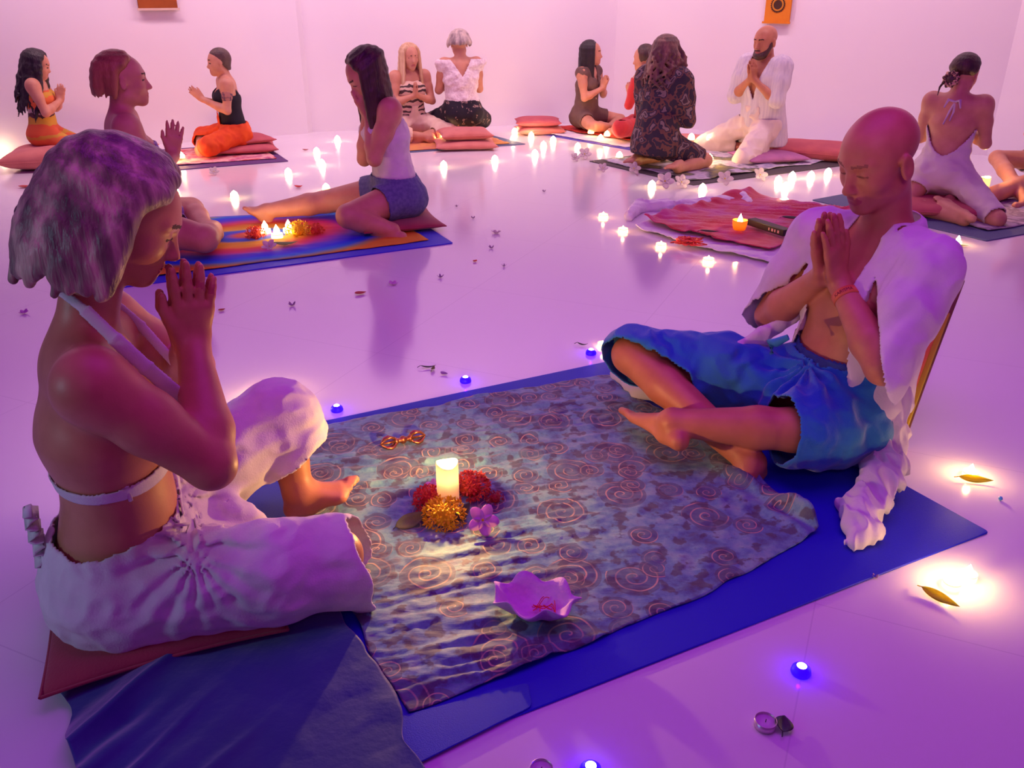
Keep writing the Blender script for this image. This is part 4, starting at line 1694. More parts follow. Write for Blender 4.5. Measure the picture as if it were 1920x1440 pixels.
# blonde woman facing the camera, striped top
S5 = Sitter(772, 262, 81, -62, 'person with long blonde hair and striped top, facing the camera', lift=.06, hp=4, hands=(.16, .38), tip=(.03, .15), arm=.95)
ZEBRA = stripes('zebra_top', [(0, (.70, .50, .36)), (.55, (.06, .03, .03))], 'z', 26, .09)
S5.wear('top', LT, .009, ZEBRA, lambda x, y, z: np.maximum(z - .53, .17 - z))
S5.wear('trousers', LT + TH + CV, .016, mat('cream_cotton', (.80, .62, .45), .85, (.72, .52, .36), 12), lambda x, y, z: np.maximum(waist(x, z, .19, .12), leg_cut(S5, 1.5)(x, y, z)), disp=folds(.008, 20, 5))
S5.hair(BLOND, length=.34, vol=.016, n=22, a0=44, sweep=64, grav=.9, flare=.03, rad=.014, seed=10, k=.010, part=0)

# woman seen from behind, feathery white top and black patterned shorts
S6 = Sitter(868, 262, 55, 108, 'person from behind with short ash bob, fluffy white top and black shorts', lift=.13, hp=6, tw=1.05)
FLUFF = mat('fluffy_white', (.85, .78, .76), .95, (.70, .58, .58), 60, .9, 90, sheen=.5)
S6.wear('top', LT + ('shoulder',), .018, FLUFF, lambda x, y, z: np.maximum(np.maximum(z - .60, .21 - z + .008 * np.sin(y * 180)), np.where(x < .03, z - (.45 + 1.5 * np.abs(y - .012)), -1)),
        disp=lambda X: .012 * noise3(X, 70, 2, 3), h=.007,
        extra=[EL(S6.J['shl'] + v3(-.01, .015, .01), (.05, .07, .035)), EL(S6.J['shr'] + v3(-.01, -.015, .01), (.05, .07, .035))])
PAIS = mat('black_paisley', (.012, .008, .016), .8, stops=[(.0, (.012, .008, .018)), (.60, (.012, .008, .018)), (.64, (.38, .25, .20)), (.70, (.02, .01, .02))], scale=26)
S6.wear('shorts', LT + TH, .022, PAIS, lambda x, y, z: np.maximum(waist(x, z, .235, .15), leg_cut(S6, .95)(x, y, z)), disp=folds(.006, 24, 3))
S6.hair(ASH, length=.055, vol=.016, n=30, a0=30, sweep=80, grav=.4, flare=.03, rad=.012, seed=12, k=.009, curl=1.0)

# dark-haired woman in a brown button dress
S7 = Sitter(1096, 247, 76, -34, 'person with straight black hair in a brown buttoned playsuit, by the back corner', lift=.05, hy=22, hp=0, hands=(.20, .40), tip=(.06, .15), arm=.95)
BRN = mat('taupe_linen', (.17, .10, .075), .85, (.13, .075, .06), 14, .3)
d7 = S7.wear('playsuit', LT + ('shoulder',) + TH, .012, BRN, lambda x, y, z: np.maximum(np.maximum(z - .615, np.where(x > 0, z - (.44 + 2.4 * np.abs(y)), np.where(np.abs(y) < .07, z - .58, -1))), leg_cut(S7, .55)(x, y, z)), disp=folds(.004, 22, 4))
for i in range(4):
    V, F = lathe([(0, -.002), (.009, 0), (.008, .004), (0, .004)], 10)
    z = .24 + .055 * i
    q = S7.p(.125 + (.02 if z > .36 else 0), 0, z)
    mesh_obj('button', [(v[2] + q[0], v[1] + q[1], v[0] + q[2]) for v in V], F, mat('horn_button', (.65, .45, .3), .5), d7)
S7.hair(BLACK_HAIR, length=.27, vol=.010, n=22, a0=48, sweep=66, grav=.9, flare=.01, rad=.013, seed=14, k=.010)

# person in red trousers, mostly hidden behind the floral shirt
S8 = Sitter(1208, 262, 84, 148, 'person in red trousers, mostly hidden behind the floral shirt', lift=.03, hands=(.18, .38), tip=(.04, .15), tw=.85, arm=.85, scale=.85,
            over=lambda s, p: dict(knl=s.fr.z(1165, 235, .16)))
S8.wear('trousers', LT + TH + CV, .02, REDC, lambda x, y, z: np.maximum(waist(x, z, .20, .12), leg_cut(S8, 1.6)(x, y, z)), disp=folds(.004, 20, 5))
S8.wear('top', LS, .012, REDC, lambda x, y, z: np.maximum(z - .57, .16 - z))
S8.hair(BROWN_HAIR, length=.05, vol=.008, n=14, a0=50, sweep=90, rad=.014, seed=15, k=.012)

# curly-haired person kneeling in a floral shirt
FLORAL = mat('dark_floral', (.03, .02, .03), .85, scale=17, detail=1.5, interp='CONSTANT',
             stops=[(0, (.030, .022, .040)), (.45, (.15, .065, .05)), (.53, (.035, .03, .05)), (.60, (.22, .16, .15)), (.68, (.06, .035, .045))])
S9 = Sitter(1228, 318, 66, 46, 'person with curly hair in dark floral shirt and shorts, kneeling', lift=.03, pose='kneel', hp=0, hands=(.22, .48), tip=(.04, .16), toes=True, h=.0075,
            over=lambda s, p: dict(hipr=p(.02, -.10, .17), knr=p(.30, -.27, .06), anr=p(-.06, -.26, .045), toer=p(-.22, -.26, .04), hipl=p(.02, .10, .17), knl=p(.34, .16, .06),
                                   anl=p(-.06, .14, .045), toel=p(-.23, .12, .04), ell=p(.08, .20, .36), elr=p(.10, -.20, .36)))
S9.wear('shirt', LS, .026, FLORAL, lambda x, y, z: np.maximum(np.where(np.abs(y) < .085, z - .70, -1), .10 - z), disp=folds(.007, 18, 8, (1, 1, .5)),
        extra=[EC(S9.p(-.02, 0, .36), S9.p(-.03, 0, .14), .175 * S9.k, .20 * S9.k, .12 * S9.k, .15 * S9.k, (0, 1, 0))])
S9.wear('shorts', LT + TH, .022, FLORAL, lambda x, y, z: np.maximum(waist(x, z, .28, .15), leg_cut(S9, .85)(x, y, z)), disp=folds(.006, 20, 8))
S9.hair(CURLY, length=.24, vol=.018, n=30, a0=40, sweep=75, grav=.9, flare=.06, wave=.034, rad=.012, seed=16, k=.006)

# bearded man in a long white shirt
S10 = Sitter(1418, 292, 36, 218, 'person with shaved head and dark beard in a long white shirt', skin=SKIN_TAN, lift=.05, pose='kneel', hp=6, hy=0, male=True, hands=(.17, .46), tip=(.045, .17), tw=.98, total=.90,
             h=.0075, over=lambda s, p: dict(knl=s.fr.z(1395, 290, .07), knr=s.fr.z(1320, 262, .08)))
c_, A_ = S10.J['head'], S10.J['A']
hs_ = S10.J['hs']
T_ = lambda a, b, d: c_ + hs_ * (a * A_[0] + b * A_[1] + d * A_[2])
V, F = sdf_mesh([EC(T_(.0, .062, -.02), T_(.055, .032, -.098), .024 * hs_, .030 * hs_), EC(T_(.0, -.062, -.02), T_(.055, -.032, -.098), .024 * hs_, .030 * hs_),
                 EL(T_(.072, 0, -.104), (.032 * hs_, .042 * hs_, .034 * hs_), A_), EC(T_(.094, .02, -.062), T_(.094, -.02, -.062), .007 * hs_, k=.01), EL(T_(.088, 0, -.0735), (.02 * hs_, .016 * hs_, .006 * hs_), A_, .006, '', -1)], .006,
                None, lambda X: .002 * noise3(X, 180, 3, 2))
mesh_obj('beard', V, F, hair_mat('beard_dark', (.035, .015, .010), (.07, .03, .02), (.10, .05, .03)), S10.o)
STRIPEW = mat('white_shirt_fine', (.80, .76, .76), .85, (.66, .62, .68), 22, .3, 180, stretch=(3, 3, .15), trans=.12)
sh10 = S10.wear('shirt', LS, .024, STRIPEW,
                lambda x, y, z: np.maximum(np.maximum(np.where(np.abs(y) < .085, z - .70, -1), .04 - z), np.where((x > .0) & (z > .40), .30 * (z - .40) - np.abs(y), -1)),
                disp=folds(.008, 22, 18, (1, 1, .4)), h=.007,
                extra=[EC(S10.p(-.02, 0, .40), S10.p(-.06, 0, .08), .17 * S10.k, .22 * S10.k, .12 * S10.k, .15 * S10.k, (0, 1, 0))])
S10.wear('trousers', LT + TH + CV, .018, mat('cream_linen', (.80, .70, .62), .85, (.70, .58, .50), 8, .3), lambda x, y, z: np.maximum(waist(x, z, .26, .12), leg_cut(S10, 1.8)(x, y, z)), disp=folds(.010, 20, 5))

# woman in a backless white dress
S11 = Sitter(1752, 392, 121, 52, 'person from behind with dark updo in a backless white dress', lift=.05, pose='kneel', hp=12, hy=-8, h=.0065, total=.80, tw=1.0, hands=(.26, .38), tip=(.05, .16),
             over=lambda s, p: dict(ell=p(.10, .21, .40), elr=p(.10, -.21, .40), knr=s.fr.z(1872, 398, .08), anr=p(-.05, -.10, .05), hipr=p(.02, -.09, .19), knl=s.fr.z(1700, 370, .08), anl=s.fr.z(1810, 408, .05), toel=p(-.16, .0, .04)))
SATIN = mat('white_satin', (.78, .70, .66), .55, (.72, .64, .60), 10, .2, 80, sheen=.2, trans=.1)
dr = S11.wear('dress', LT + TH, .014, SATIN, lambda x, y, z: np.maximum(np.maximum(z - .50, np.where(x < .06, z - (.33 + 7.5 * y * y), -1)),
                                                                        np.where(y > 0, leg_cut(S11, .55)(x, y, z), leg_cut(S11, .95)(x, y, z))), disp=folds(.006, 20, 28, (1, 1, 1.4)),
              extra=[EC(S11.p(.02, 0, .18), S11.p(.20, .02, .07), .17 * S11.k, .24 * S11.k, .12 * S11.k, .06 * S11.k, (0, 1, 0)), EC(S11.p(0, 0, .20), S11.p(.10, -.04, .10), .19 * S11.k, .20 * S11.k, .14 * S11.k, .10 * S11.k, (0, 1, 0))])
n0 = S11.p(-.055, 0, .67)
V, F = merge(tube([n0 + v3(.06, .06, -.03), n0 + v3(.01, .04, .0), n0, n0 + v3(.01, -.04, .0), n0 + v3(.06, -.06, -.03)], .007),
             tube([n0, n0 + v3(-.03, .03, .012), n0 + v3(-.03, .045, -.03)], [.006, .009, .004]), tube([n0, n0 + v3(-.03, -.03, .012), n0 + v3(-.03, -.04, -.03)], [.006, .009, .004]),
             tube([n0, n0 + v3(-.035, .012, -.05), n0 + v3(-.04, .03, -.12)], [.005, .006, .004]), tube([n0, n0 + v3(-.035, -.01, -.05), n0 + v3(-.04, .0, -.10)], [.005, .006, .004]))
mesh_obj('neck_tie', V, F, SATIN, dr)
c_, A_ = S11.J['head'], S11.J['A']
hs_ = S11.J['hs']
capped = hair_prims(c_, A_, hs_, length=.02, vol=.004, n=22, a0=52, sweep=110, rad=.012, seed=18, k=.012)
capped.append(EL(c_ + hs_ * (-.026 * A_[0] + .044 * A_[2]), (.096 * hs_, .082 * hs_, .088 * hs_), A_))
bun = c_ - hs_ * .115 * A_[0] - hs_ * .055 * A_[2] + .03 * A_[1]
capped.append(EL(bun, (.030, .034, .032), A_))
V, F = sdf_mesh(capped, .006)
hr = mesh_obj('hair', V, F, BROWN_HAIR, S11.o)
smooth_mod(hr, 1)
V, F = [], []
for i in range(64):
    a = 2 * math.pi * i / 64
    for j in range(6):
        b = 2 * math.pi * j / 6
        R_ = .030 + (.016 + .004 * math.sin(a * 9)) * math.cos(b)
        V.append(bun + A_[0] * (-.012 + (.014 + .004 * math.cos(a * 11)) * math.sin(b)) + R_ * (math.cos(a) * A_[1] + math.sin(a) * A_[2]))
F = []
for i in range(64):
    for j in range(6):
        F.append((i * 6 + j, i * 6 + (j + 1) % 6, ((i + 1) % 64) * 6 + (j + 1) % 6, ((i + 1) % 64) * 6 + j))
mesh_obj('scrunchie', V, F, mat('leopard_scrunchie', (.70, .50, .25), .7, stops=[(.45, (.70, .50, .25)), (.55, (.08, .04, .03))], scale=60), hr)
V, F = tube([bun + v3(-.02, .03, -.01), bun + v3(-.035, .045, -.04), bun + v3(-.03, .05, -.085)], [.008, .006, .002])
mesh_obj('loose_strand', V, F, BROWN_HAIR, hr)

# partner at the right edge, only legs and part of an arm in view
S12 = Sitter(1990, 350, 110, 205, 'person in pale shorts with folded legs, cut off by the right edge', lift=.05, h=.0075, toes=True,
             over=lambda s, p: dict(knl=s.fr.s(1868, 352, .16), knr=s.fr.s(1872, 285, -.18), anr=s.fr.z(1925, 370, .06), ell=s.fr.s(1932, 250, .2)))
S12.wear('shorts', LT + TH, .016, WHITE, lambda x, y, z: np.maximum(waist(x, z, .22, .12), leg_cut(S12, .55)(x, y, z)), disp=folds(.005, 24, 3))
S12.wear('top', LT, .008, WHITE, lambda x, y, z: np.maximum(z - .5, .2 - z))
S12.hair(BROWN_HAIR, length=.15, vol=.01, n=14, a0=50, sweep=80, grav=.8, rad=.014, seed=25, k=.012)


# ------------------------------------------------------------ mats and cloths of the other pairs
AUB = mat('violet_mat', (.10, .03, .16), .7, (.12, .04, .18), 200, .2, 400)
GREYB = mat('slate_blue_mat', (.10, .13, .24), .7, (.08, .11, .20), 200, .2, 400)
DKG = mat('dark_olive_mat', (.06, .05, .06), .7, (.08, .07, .06), 160, .2, 400)
slab('yoga_mat', [fl(150, 334), fl(541, 303), fl(492, 270), fl(190, 288)], .006, AUB, 0, 'dark violet mat under the person in the black tank top', 'yoga mat')
sheet('blanket', [fl(200, 322), fl(520, 299), fl(480, 274), fl(230, 290)], .008,
      mat('pink_red_throw', (.55, .06, .09), .85, scale=7, stops=[(.35, (.60, .06, .07)), (.5, (.80, .45, .42)), (.6, (.50, .08, .20)), (.7, (.75, .30, .30))]),
      'red and pink patterned throw on the dark violet mat', 'blanket', 60, 40, .012, 16, (1, .3), .02, .003, 21)
slab('yoga_mat', [fl(180, 547), fl(850, 457), fl(748, 392), fl(225, 416)], .006,
     mat('bright_blue_mat', (.035, .035, .62), .6, (.04, .04, .60), 200, .2, 400), 0, 'bright blue mat under the rainbow ring tapestry', 'yoga mat')


def mandala_material():
    m, nt, b = nodes_of('rainbow_rings')
    tc = N(nt, 'ShaderNodeTexCoord')
    nz = N(nt, 'ShaderNodeTexNoise', i_Scale=5.0)
    nt.links.new(tc.outputs['Object'], nz.inputs['Vector'])
    m1 = N(nt, 'ShaderNodeMapping')
    m1.inputs['Rotation'].default_value = (0, 0, math.radians(-22))
    m1.inputs['Location'].default_value = (.10, -.03, 0)
    nt.links.new(tc.outputs['Object'], m1.inputs[0])
    m2 = N(nt, 'ShaderNodeMapping')
    m2.inputs['Scale'].default_value = (1.15, 1.75, 1)
    nt.links.new(m1.outputs[0], m2.inputs[0])
    ln = N(nt, 'ShaderNodeVectorMath', operation='LENGTH')
    nt.links.new(m2.outputs[0], ln.inputs[0])
    ad = N(nt, 'ShaderNodeMath', operation='MULTIPLY_ADD')
    nt.links.new(nz.outputs['Fac'], ad.inputs[0])
    ad.inputs[1].default_value = .10
    nt.links.new(ln.outputs['Value'], ad.inputs[2])
    r = ramp(nt, [(0, (.30, .10, .05)), (.13, (.50, .05, .02)), (.20, (.02, .05, .60)), (.27, (.02, .10, .45)), (.32, (.70, .38, .01)), (.42, (.75, .30, .005)),
                  (.50, (.70, .03, .03)), (.58, (.60, .0, .18)), (.68, (.10, .01, .55)), (.78, (.0, .02, .75)), (.86, (.0, .18, .65)), (.93, (.35, .40, .12)), (.99, (.75, .30, .01))])
    nt.links.new(ad.outputs[0], r.inputs[0])
    nt.links.new(r.outputs[0], b.inputs['Base Color'])
    b.inputs['Roughness'].default_value = .8
    return m


sheet('tapestry', [fl(215, 532), fl(800, 454), fl(712, 396), fl(255, 418)], .008, mandala_material(),
      'tapestry with rainbow coloured rings spread on the bright blue mat', 'tapestry', 90, 60, .006, 12, (1, .2), .015, .002, 22)
slab('yoga_mat', [fl(690, 292), fl(986, 271), fl(905, 250), fl(735, 262)], .006, GREYB, 0, 'slate mat under the fluffy white top and the striped top', 'yoga mat')
sheet('blanket', [fl(720, 288), fl(955, 271), fl(895, 253), fl(745, 264)], .008, mat('terracotta_throw', (.60, .20, .10), .85, (.70, .34, .08), 6, .2),
      'terracotta throw on the slate mat by the striped top', 'blanket', 50, 40, .010, 16, (1, .3), .02, .003, 23)
slab('yoga_mat', [fl(978, 246), fl(1188, 283), fl(1330, 266), fl(1080, 240)], .006, mat('violet_blue_mat', (.10, .07, .42), .7, (.08, .06, .36), 200), 0,
     'violet blue mat edge under white and red throws, near the cushion stack', 'yoga mat')
sheet('blanket', [fl(990, 246), fl(1172, 278), fl(1310, 266), fl(1070, 242)], .008, mat('white_throw', (.80, .74, .76), .9, (.72, .66, .70), 12, .4, 90),
      'white throw whose edge shows in front of the red one, by the back corner', 'blanket', 60, 50, .014, 18, (1, -.5), .02, .003, 24)
sheet('blanket', [fl(1030, 243), fl(1196, 272), fl(1310, 263), fl(1080, 241)], .024, mat('scarlet_throw', (.65, .05, .02), .85, (.55, .03, .03), 9, .4, 90),
      'scarlet throw under the brown playsuit and red trousers', 'blanket', 60, 50, .014, 18, (1, -.5), .02, .003, 25)
slab('yoga_mat', [fl(1104, 303), fl(1300, 348), fl(1620, 306), fl(1400, 266)], .006, DKG, 0, 'dark olive mat under the floral shirt and the long white shirt', 'yoga mat')
sheet('blanket', [fl(1135, 304), fl(1300, 341), fl(1560, 303), fl(1400, 274)], .008,
      mat('green_white_cloth', (.25, .28, .12), .85, scale=4.5, stops=[(.36, (.30, .30, .10)), (.45, (.12, .13, .12)), (.52, (.60, .55, .60)), (.62, (.35, .33, .45)), (.70, (.80, .72, .74))]),
      'green, grey and white patterned cloth on the dark olive mat', 'blanket', 80, 60, .014, 16, (1, .5), .03, .003, 26)
slab('yoga_mat', [fl(1522, 376), fl(1850, 453), fl(2060, 415), fl(1690, 345)], .006, GREYB, 0, 'slate blue mat under the backless white dress, right edge', 'yoga mat')
sheet('blanket', [fl(1640, 378), fl(1850, 437), fl(2030, 405), fl(1740, 350)], .008,
      mat('pale_mottled_cloth', (.5, .42, .45), .85, scale=9, stops=[(.4, (.55, .46, .50)), (.5, (.20, .14, .20)), (.6, (.42, .34, .44))]),
      'mottled pale cloth on the slate blue mat, right edge', 'blanket', 60, 50, .010, 16, (1, .5), .02, .003, 27)

# white throw and red shawl laid out in the middle, nobody on them
WT = mat('white_cotton_throw', (.82, .77, .80), .9, (.74, .68, .74), 12, .5, 80, sheen=.2)
sheet('blanket', [fl(1172, 432), fl(1478, 512), fl(1640, 418), fl(1402, 362)], .002, WT, 'white cotton throw under the crimson shawl in mid-floor', 'blanket', 100, 80, .022, 22, (1, -.2), .05, .004, 31,
      hfun=lambda u, v, X: .022 * np.exp(-(u / .05) ** 2) + .012 * np.exp(-(v / .05) ** 2), roundc=.06)


def shawl_h(u, v, X):
    return .020 * np.exp(-((u - .03) / .05) ** 2) * (1 + .4 * np.sin(v * 40)) + .03 * np.exp(-(((u - .06) / .08) ** 2 + ((v - .9) / .12) ** 2)) + .03 * np.exp(-(((u - .93) / .07) ** 2 + ((v - .95) / .08) ** 2))


CRIM = mat('crimson_shawl', (.50, .008, .06), .9, scale=5, bump=.6, bscale=120, sheen=.4, stops=[(.35, (.50, .004, .03)), (.5, (.55, .01, .09)), (.62, (.50, .02, .22))])
sheet('shawl', [fl(1192, 424), fl(1440, 481), fl(1620, 410), fl(1398, 371)], .026, CRIM, 'crimson and pink shawl laid over the white throw', 'shawl', 110, 90, .020, 20, (1, -.25), .05, .004, 33,
      hfun=shawl_h, roundc=.05)
# rolled upper edge of white cloth
pts = [fl(1180, 405, .02), fl(1200, 385, .03), fl(1250, 385, .03), fl(1320, 382, .025), fl(1390, 372, .025), fl(1402, 380, .02)]
V, F = sdf_mesh([EC(pts[i], pts[i + 1], .045 if i else .05, .045, .028, .028, (0, 1, .1), .03) for i in range(5)], .008, None, folds(.014, 26, 41, (.5, 1.4, 1.2)))
o = mesh_obj('rolled_cloth', V, F, WT)
smooth_mod(o, 1)
tag(o, 'bunched white cloth along the far edge of the crimson shawl', 'cloth')
# red mesh bundle
rs = np.random.RandomState(5)
c0 = fl(1292, 452, .045)
mv = []
for i in range(16):
    a = rs.rand() * 6.28
    q = [c0 + v3(rs.randn() * .018 + .05 * math.cos(a + t * 1.6) * .8, rs.randn() * .01 + .035 * math.sin(a + t * 1.6), .012 * math.sin(t * 5 + i)) for t in np.linspace(0, 1.5, 9)]
    mv.append(tube(q, .0035, 5))
V, F = merge(*mv)
tag(mesh_obj('ribbon_bundle', V, F, emit('coral_ribbon', (.95, .10, .05), .0)), 'tangled coral red ribbon on the front edge of the crimson shawl', 'ribbon')
# oblong incense box and two dark leaves on the shawl
pa, pb = fl(1408, 418, .06), fl(1476, 440, .06)
d = pb - pa
bx = box_obj('box', (np.linalg.norm(d[:2]), .055, .035), mat('black_box', (.02, .012, .012), .5), ((pa + pb) / 2 * v3(1, 1, 0) + v3(0, 0, .052)), math.atan2(d[1], d[0]), .004)
tag(bx, 'black oblong box with small pale print lying on the crimson shawl', 'box')
V, F = [], []
for i, x in enumerate((.60, .68, .76, .84)):
    L_ = np.linalg.norm(d[:2])
    V_, F_ = box_vf((L_ * (x - .5), -.0285, .010), (L_ * (x - .5) + .008 + .004 * (i % 2), -.0277, .024))
    V, F = merge((V, F), (V_, F_))
mesh_obj('print', V, F, mat('pale_print', (.75, .45, .35), .6), bx, False)


# ------------------------------------------------------------ leaves, petals, flowers
def leaf_mesh(L, Wd, curl=.3, n=12, notch=0.0, stem=.0):
    V, F = [], []
    for i in range(n + 1):
        t = i / n
        w = Wd * math.sin(math.pi * t ** .8) ** .9 * .5 if 0 < t < 1 else .0004
        zc = curl * L * (t - .5) ** 2
        for j, q in enumerate((-1, -.5, 0, .5, 1)):
            V.append((L * (t - .5), w * q, zc + abs(q) * w * .35 + .001))
    F = grid_faces(5, n + 1)
    if stem:
        v, f = tube([(-L / 2, 0, curl * L * .25), (-L / 2 - stem, 0, .002)], .0012, 5)
        V, F = merge((V, F), (v, f))
    return V, F


def leaf(px, py, L, Wd, yaw, m, label, z=0.0, curl=.3, tilt=(0, 0), cat='leaf', name='leaf', group=None, stem=0.01):
    V, F = leaf_mesh(L, Wd, curl, stem=stem)
    p = fl(px, py, z)
    o = mesh_obj(name, V, F, m, None, True, (p[0], p[1], z + .0015))
    o.rotation_euler = (tilt[0], tilt[1], math.radians(yaw))
    s = o.modifiers.new('thick', 'SOLIDIFY')
    s.thickness = .0008
    return tag(o, label, cat, group)


GREEN = mat('green_leaf', (.16, .22, .03), .5, (.10, .16, .03), 30, .2, 100)
DGREEN = mat('dark_green_leaf', (.035, .07, .03), .5, (.05, .06, .04), 30, .2, 100)
YGREEN = mat('yellow_green_leaf', (.62, .52, .02), .5, (.42, .44, .03), 30, .2, 100, trans=.6)
PINKW = mat('pink_white_petal', (.75, .42, .72), .6, (.70, .38, .66), 20, trans=.2)
WHITEP = mat('white_petal', (.85, .78, .72), .6, (.80, .70, .66), 20, trans=.3)
YEL = mat('yellow_petal', (.92, .72, .01), .6, (.90, .58, .01), 60, trans=.2)
REDP = mat('red_petal', (.70, .05, .03), .6, (.62, .03, .04), 60, trans=.15)
ORP = mat('orange_red_petal', (.85, .13, .03), .6, (.75, .07, .04), 60, trans=.15)


def petal_vf(L, Wd, cup, ang, base=.0, lift=0.0, n=7, tipw=.5):
    V = []
    ca, sa = math.cos(ang), math.sin(ang)
    for i in range(n + 1):
        t = i / n
        w = Wd * .5 * (math.sin(math.pi * min(t * .92 + .06, 1)) ** tipw)
        r = base + L * t
        z = lift * L * t + cup * L * t * t
        for q in (-1, 0, 1):
            V.append((r * ca - w * q * sa, r * sa + w * q * ca, z + abs(q) * w * .25))
    return V, grid_faces(3, n + 1)


def five_petal(px, py, r, m, label, z=0.0, yaw=0.0, tilt=(0, 0), n=5, cup=.35, group=None, name='flower', wd=.75, parent=None, loc=None):
    vf = [petal_vf(r, r * wd, cup, 2 * math.pi * i / n) for i in range(n)]
    V, F = merge(*vf)
    p = loc if loc is not None else fl(px, py, z) + v3(0, 0, .002)
    o = mesh_obj(name, V, F, m, None, True, tuple(p))
    o.rotation_euler = (tilt[0], tilt[1], math.radians(yaw))
    s = o.modifiers.new('thick', 'SOLIDIFY')
    s.thickness = .0008
    V, F = lathe([(0, 0), (r * .10, 0), (r * .07, r * .08), (0, r * .10)], 8)
    mesh_obj('flower_centre', V, F, YEL, o)
    return tag(o, label, 'flower', group)


def ixora(p, r, m, label, seed, n=95, flat=.8):
    """ball-shaped head of many small four-petalled florets"""
    rs = np.random.RandomState(seed)
    vf = []
    for i in range(n):
        z = 1 - 1.35 * (i + .5) / n
        a = i * 2.39996
        q = math.sqrt(max(0, 1 - z * z))
        d = v3(q * math.cos(a), q * math.sin(a), z)
        d = d + rs.randn(3) * .10
        d /= np.linalg.norm(d)
        c = d * r * (.80 + .25 * rs.rand()) * v3(1, 1, flat)
        t1 = np.cross(d, v3(.3, .2, 1))
        t1 /= np.linalg.norm(t1)
        t2 = np.cross(d, t1)
        ph = rs.rand() * 1.57
        L = r * .30
        for k in range(4):
            w = ph + k * math.pi / 2
            e = math.cos(w) * t1 + math.sin(w) * t2
            e = e * .8 + d * .55
            s_ = np.cross(e, d)
            V = [c - d * .1 * L, c + e * L * .5 + s_ * L * .26, c + e * L, c + e * L * .5 - s_ * L * .26, c + e * L * .45 + d * L * .12]
            F = [(0, 1, 4), (1, 2, 4), (2, 3, 4), (3, 0, 4), (0, 3, 2, 1)]
            vf.append((V, F))
        vf.append(([c * .35, c + t1 * .0008, c + t2 * .0008, c - t1 * .0008], [(0, 1, 2), (0, 2, 3), (0, 3, 1)]))
    V, F = merge(*vf)
    V = [v + v3(0, 0, r * flat * .45) for v in V]
    o = mesh_obj('ixora_flower', V, F, m, None, False, tuple(p))
    Vc, Fc = lathe([(0, 0), (r * .5, .002), (r * .62, r * .35), (r * .45, r * .75), (0, r * .95)], 12)
    mesh_obj('core', Vc, Fc, m, o)
    return tag(o, label, 'flower')


ZC = .012
ixora(fl(833, 978, ZC), .050, YEL, 'bright yellow flower head in front of the pillar candle', 3, 110)
ixora(fl(882, 925, ZC), .048, ORP, 'orange red flower head right of the pillar candle', 4, 110)
ixora(fl(806, 945, ZC), .040, REDP, 'red flower head left of the pillar candle, behind the yellow one', 5)
ixora(fl(928, 940, ZC), .022, mat('deep_red_petal', (.36, .02, .025), .6), 'small dark red flower head farthest right beside the pillar candle', 6, 50)
ixora(fl(795, 968, ZC), .020, mat('deep_red_petal', (.36, .02, .025), .6), 'small dark red flower head lowest left beside the pillar candle', 7, 50)
five_petal(0, 0, .040, PINKW, 'pale pink five-petalled flower leaning upright right of the pillar candle', n=5, cup=.15, tilt=(.95, .25), loc=fl(905, 975, .045), yaw=10)
five_petal(0, 0, .020, PINKW, 'small pale flower hidden behind the red head left of the candle', tilt=(.6, -.3), loc=fl(812, 912, .03))
leaf(773, 978, .085, .040, 20, GREEN, 'olive green leaf sticking out left of the red and yellow flower heads', ZC + .008, .5, (.5, -.3))
leaf(845, 965, .055, .030, 75, DGREEN, 'dark rounded leaf between the candle and the yellow flower head', ZC + .02, .3, (.3, -.7))
leaf(868, 962, .060, .034, 40, DGREEN, 'dark leaf between the candle and the pale pink flower', ZC + .02, .3, (.4, -.6))

# scattered on the floor: (x, y, kind, size, label)
SC_ = [(737, 534, 'f', .022, 'white flower on the floor right of the oval red petal'), (548, 574, 'b', .018, 'small faded violet blossom on the floor right of the praying hands'),
       (826, 521, 'b', .016, 'small faded violet blossom on the floor above the white flower'), (930, 438, 'f', .028, 'largest pale flower on the floor right of the blue mat corner'),
       (921, 466, 'b', .016, 'small faded blossom on the floor below the largest pale flower'), (945, 500, 'b', .012, 'tiny red speck of blossom on the floor right of the red petal'),
       (887, 410, 'b', .014, 'small dark petal on the floor off the right corner of the blue mat'), (856, 388, 'b', .012, 'tiny pale petal on the floor above the right corner of the blue mat'),
       (46, 588, 'f', .020, 'pale flower on the floor at the left edge beside the silver bob'), (1020, 360, 'b', .014, 'tiny pale petal on the floor in the reflection of the fluffy top'),
       (402, 328, 'f', .024, 'pale flower on the floor below the dark violet mat'), (1096, 298, 'f', .036, 'upper white flower left of the dark olive mat corner'),
       (1078, 302, 'f', .026, 'small white flower touching the upper white flower left of the olive mat'), (1130, 322, 'f', .026, 'white flower below the left corner of the dark olive mat'),
       (1188, 325, 'f', .034, 'white flower below the bare toes of the floral shirt'), (1246, 352, 'f', .042, 'big white flower beside a lit tealight below the olive mat'),
       (1277, 352, 'f', .036, 'white flower between two lit tealights below the olive mat'), (1358, 346, 'f', .038, 'white flower right of the tealights below the olive mat'),
       (1424, 338, 'f', .036, 'white flower farthest right below the olive mat'), (1640, 1084, 'b', .008, 'tiny white petals on the floor at the edge of the deep blue mat'),
       (1195, 330, 'b', .016, 'small dark blossom beside the white flower by the bare toes'), (745, 575, 'b', .001, '')]
